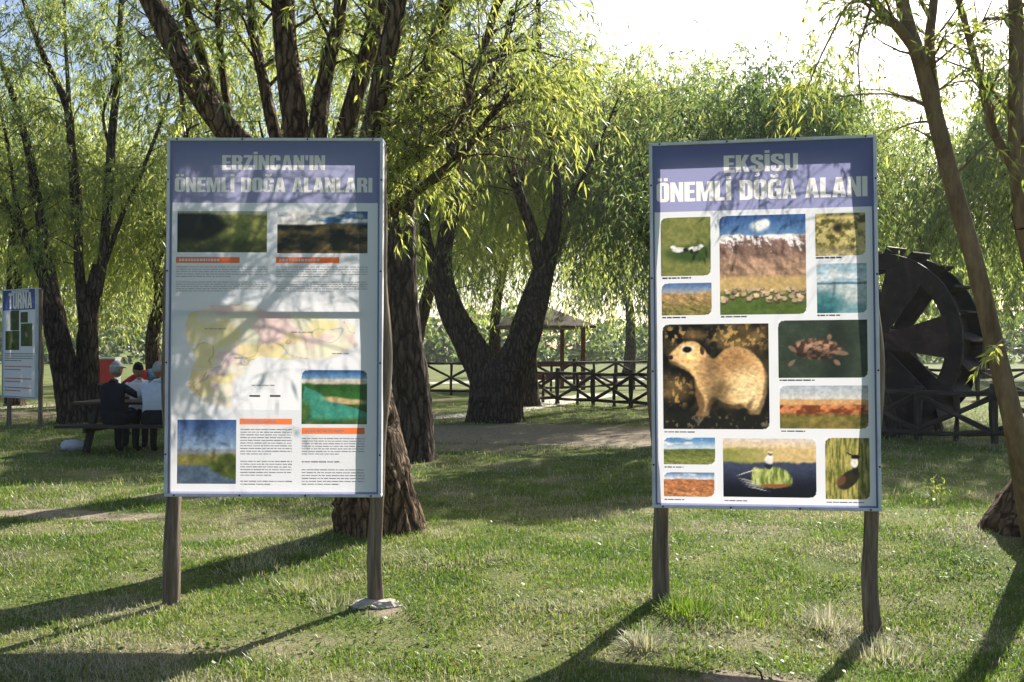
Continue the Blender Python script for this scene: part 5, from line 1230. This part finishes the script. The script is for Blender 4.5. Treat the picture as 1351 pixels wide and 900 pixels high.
# ------------------------------------------------------------------ grass
rg = np.random.default_rng(77)
def blades(n, dmin, dmax, hgt, wid, seed, side=False):
    rg = np.random.default_rng(seed)
    D = dmin * (dmax / dmin) ** rg.uniform(size=n); x = D * rg.uniform(-.64, .64, n); y = D
    if side: x = D * rg.uniform(.63, 1.15, n) * rg.choice([-1, 1], n)
    n1 = fbm(x * .9 + 40, y * 1.3, 31, 4); dm = dirt(x, y); lush = fbm(x * 2.3 + 4, y * 2.3 + 8, 41, 3); pale = fbm(x * 1.6 + 14, y * 2.2 + 2, 51, 4); pale = pale + .10 * np.exp(-((x + 2.0) ** 2 / 1.6 + (y - 6.6) ** 2 / .5)) - .13 * np.exp(-((x - .3) ** 2 / 1.2 + (y - 6.4) ** 2 / .8)); lush = lush + .12 * np.exp(-((x - .3) ** 2 / 1.2 + (y - 6.4) ** 2 / .8))
    ok = rg.uniform(size=n) < (1 - .97 * sm(.08, .75, dm)) * (.35 + .65 * sm(.30, .55, lush))
    x, y, D, lush, pale, dm = x[ok], y[ok], D[ok], lush[ok], pale[ok], dm[ok]; n = len(x)
    z = gh(x, y); sc_ = 1 + .05 * (D - 4)
    h = hgt * rg.gamma(6, 1 / 6, n) * (.55 + .9 * lush) * sc_; w = wid * rg.uniform(.6, 1.4, n) * sc_
    az = rg.uniform(0, 2 * math.pi, n); lean = rg.uniform(.2, 1.35, n)
    d = np.stack([np.cos(az) * np.sin(lean), np.sin(az) * np.sin(lean), np.cos(lean)], 1); s = np.stack([-np.sin(az), np.cos(az), 0 * az], 1)
    tw = rg.normal(0, .6, n)[:, None]; s = norm(s + tw * d * .2)
    b = np.stack([x, y, z - .004], 1); mid = b + d * (h * .5)[:, None]; tip = b + d * h[:, None] - np.array([0, 0, 1]) * (h * .25 * lean)[:, None]
    V = np.stack([b, mid + s * (w / 2)[:, None], tip, mid - s * (w / 2)[:, None]], 1).reshape(-1, 3)
    t = np.clip(.40 + 1.3 * (pale - .5) - .5 * (lush - .5) + rg.normal(0, .16, n), 0, .8); dry = rg.uniform(size=n) < (.13 + .6 * sm(.48, .68, pale) + .3 * dm); t = np.where(dry, rg.uniform(.72, 1, n), t)
    return V, np.repeat(t, 4)
Va, Ta = blades(430000, 3.85, 10, .030, .0046, 1); Vb_, Tb = blades(110000, 9.0, 26, .04, .0075, 2)
Vc_, Tc_ = blades(80000, 3.0, 14, .034, .0065, 3, True)
V = np.concatenate([Va, Vb_, Vc_]); T = np.concatenate([Ta, Tb, Tc_])
tag(link('grass', mesh('grass', V, np.arange(len(V)).reshape(-1, 4), M['grass'], attr=T)), 'short patchy lawn grass mixed with dry blades', 'grass', kind='stuff')
def tuft(label, px, py, n, h, r, tint, tv, seed, wid=.005):
    rg = np.random.default_rng(seed); c = G(px, py); k = rg.normal(size=(n, 2)) * r; az = np.arctan2(k[:, 1], k[:, 0]) + rg.normal(0, .9, n); ln = np.clip(.25 + 1.0 * np.hypot(k[:, 0], k[:, 1]) / r * .45 + rg.normal(0, .2, n), .05, 1.3)
    x = c[0] + k[:, 0]; y = c[1] + k[:, 1]; b = np.stack([x, y, gh(x, y) - .005], 1); hh = h * rg.uniform(.5, 1.25, n); u = np.stack([np.cos(az), np.sin(az), 0 * az], 1); s = np.stack([-np.sin(az), np.cos(az), 0 * az], 1)
    pts = []
    for t in (0, .35, .7, 1.0):
        q = b + u * (hh * np.sin(ln) * t)[:, None] + np.array([0, 0, 1]) * (hh * (np.cos(ln) * t - .35 * ln * t * t))[:, None]; w = wid * (1 - t) * .5 + .0006
        pts += [q - s * w, q + s * w]
    V = np.stack(pts, 1); F = []
    base = np.arange(n)[:, None] * 8; F = np.concatenate([base + np.array([[2 * a, 2 * a + 1, 2 * a + 3, 2 * a + 2]]) for a in range(3)])
    o = link('grass_tuft', mesh('grass_tuft', V.reshape(-1, 3) - c, F, M['grass'], attr=np.repeat(np.clip(tint + rg.normal(0, tv, n), 0, 1), 8))); o.location = tuple(c); return tag(o, label, 'grass tuft', 'loose tufts of longer grass', 'stuff')
tuft('pale dry grass tuft left of the squirrel board posts', 850, 853, 260, .13, .06, .95, .1, 1); tuft('bleached bristling grass tuft just left of the squirrel board right post', 1092, 828, 420, .15, .10, .97, .06, 2)
tuft('flattened pale grass patch in front of the squirrel board right post', 1170, 868, 700, .11, .17, .95, .1, 3); tuft('lush green tuft at the foot of the squirrel board left post', 905, 806, 700, .12, .13, .2, .15, 4)
tuft('green tuft growing between the squirrel board posts', 990, 815, 500, .10, .14, .3, .15, 5); tuft('grey green grass clump in front of the large willow roots', 395, 778, 500, .11, .14, .7, .25, 6); tuft('pale grass clump beside the map board left post', 340, 752, 500, .09, .18, .9, .15, 7)
tuft('short green tuft at the base of the large willow', 585, 738, 500, .09, .16, .3, .2, 8); tuft('pale tuft by the concrete footing of the map board', 440, 800, 300, .09, .10, .85, .2, 9)
# fallen willow leaves on the lawn
rg = np.random.default_rng(55); n = 520; D = 3.9 * (12 / 3.9) ** rg.uniform(size=n); x = D * rg.uniform(-.64, .64, n); az = rg.uniform(0, 6.28, n); L = rg.uniform(.025, .06, n)
b = np.stack([x, D, gh(x, D) + rg.uniform(.008, .03, n)], 1); u = np.stack([np.cos(az), np.sin(az), rg.normal(0, .25, n)], 1); s = np.stack([-np.sin(az), np.cos(az), rg.normal(0, .4, n)], 1)
V = np.stack([b, b + u * (L * .45)[:, None] + s * (L * .13)[:, None], b + u * L[:, None], b + u * (L * .45)[:, None] - s * (L * .13)[:, None]], 1).reshape(-1, 3)
M['litter'] = leafmat('dry_leaf', [(.14, .09, .035), (.24, .17, .06), (.30, .25, .12)], [(.14, .09, .035), (.24, .17, .06), (.30, .25, .12)], .3, .0)
tag(link('fallen_leaves', mesh('fallen_leaves', V, np.arange(len(V)).reshape(-1, 4), M['litter'], attr=np.repeat(rg.uniform(size=n), 4))), 'small dry leaves strewn over the lawn', 'leaves', kind='stuff')
# low broad-leaved weeds between the grass
n = 5200; cx_ = rg.uniform(-.64, .64, 420); cd = 3.9 * (11 / 3.9) ** rg.uniform(size=420); k = rg.integers(0, 420, n); x = cx_[k] * cd[k] + rg.normal(0, .05, n); D = cd[k] + rg.normal(0, .05, n); az = rg.uniform(0, 6.28, n); L = rg.uniform(.015, .035, n)
b = np.stack([x, D, gh(x, D) + rg.uniform(.005, .035, n)], 1); u = np.stack([np.cos(az), np.sin(az), rg.uniform(-.1, .5, n)], 1); s = np.stack([-np.sin(az), np.cos(az), rg.normal(0, .3, n)], 1)
V = np.stack([b, b + u * (L * .55)[:, None] + s * (L * .38)[:, None], b + u * L[:, None], b + u * (L * .55)[:, None] - s * (L * .38)[:, None]], 1).reshape(-1, 3)
tag(link('lawn_weeds', mesh('lawn_weeds', V, np.arange(len(V)).reshape(-1, 4), M['grass'], attr=np.repeat(rg.uniform(.0, .4, n), 4))), 'low broad leaved weeds scattered in the lawn', 'weeds', kind='stuff')
# leafy seedling by the right edge and a bare stick
sd = G(1236, 668); sp = empty('seedling_plant', tuple(sd), 'slim leafy seedling growing in the shade below the leaning trunk', 'plant'); cr = Crown(71); n = 9
for k in range(3):
    q = np.array([sd + np.array([.04 * k - .04, 0, -.02]), sd + np.array([.05 * k - .05, .02, .14]), sd + np.array([.09 * k - .1, .03, .30 - .05 * abs(k - 1)])]); limb(sp, 'stem', q, [.004, .003, .002], M['bark_smooth'], 5, .05, 0)
    cr.strands(np.repeat(q[:1], 4, 0), np.tile(q[2] - q[0], (4, 1)), .34, .15, 7, .06, .018, .5, .3, cull=False)
cr.build('leaf_cluster', M['leaf_near'], sp)
a = G(1007, 897); m = MB(); m.tube([a + np.array([.0, 0, -.01]), a + np.array([-.01, .01, .03]), a + np.array([-.035, .03, .055])], [.006, .005, .003], 6); o = m.build('stick', M['log'], None, True); tag(o, 'short dark stick poking from the bare soil patch at the bottom', 'stick')

# ------------------------------------------------------------------ air: thin summer haze
m, t, o = newmat('haze')
vp = N(t, 'ShaderNodeVolumePrincipled'); vp.inputs['Color'].default_value = (.93, .96, 1, 1); vp.inputs['Density'].default_value = .00035; vp.inputs['Anisotropy'].default_value = .35
t.links.new(vp.outputs[0], o.inputs['Volume'])
q = MB(); q.box(-150, 150, -14, 140, -1.2, 17); hz_o = q.build('haze', m); tag(hz_o, 'thin pale haze in the air over the park', 'haze', kind='stuff')
hz_o.display_type = 'WIRE'
SC.cycles.volume_bounces = 0
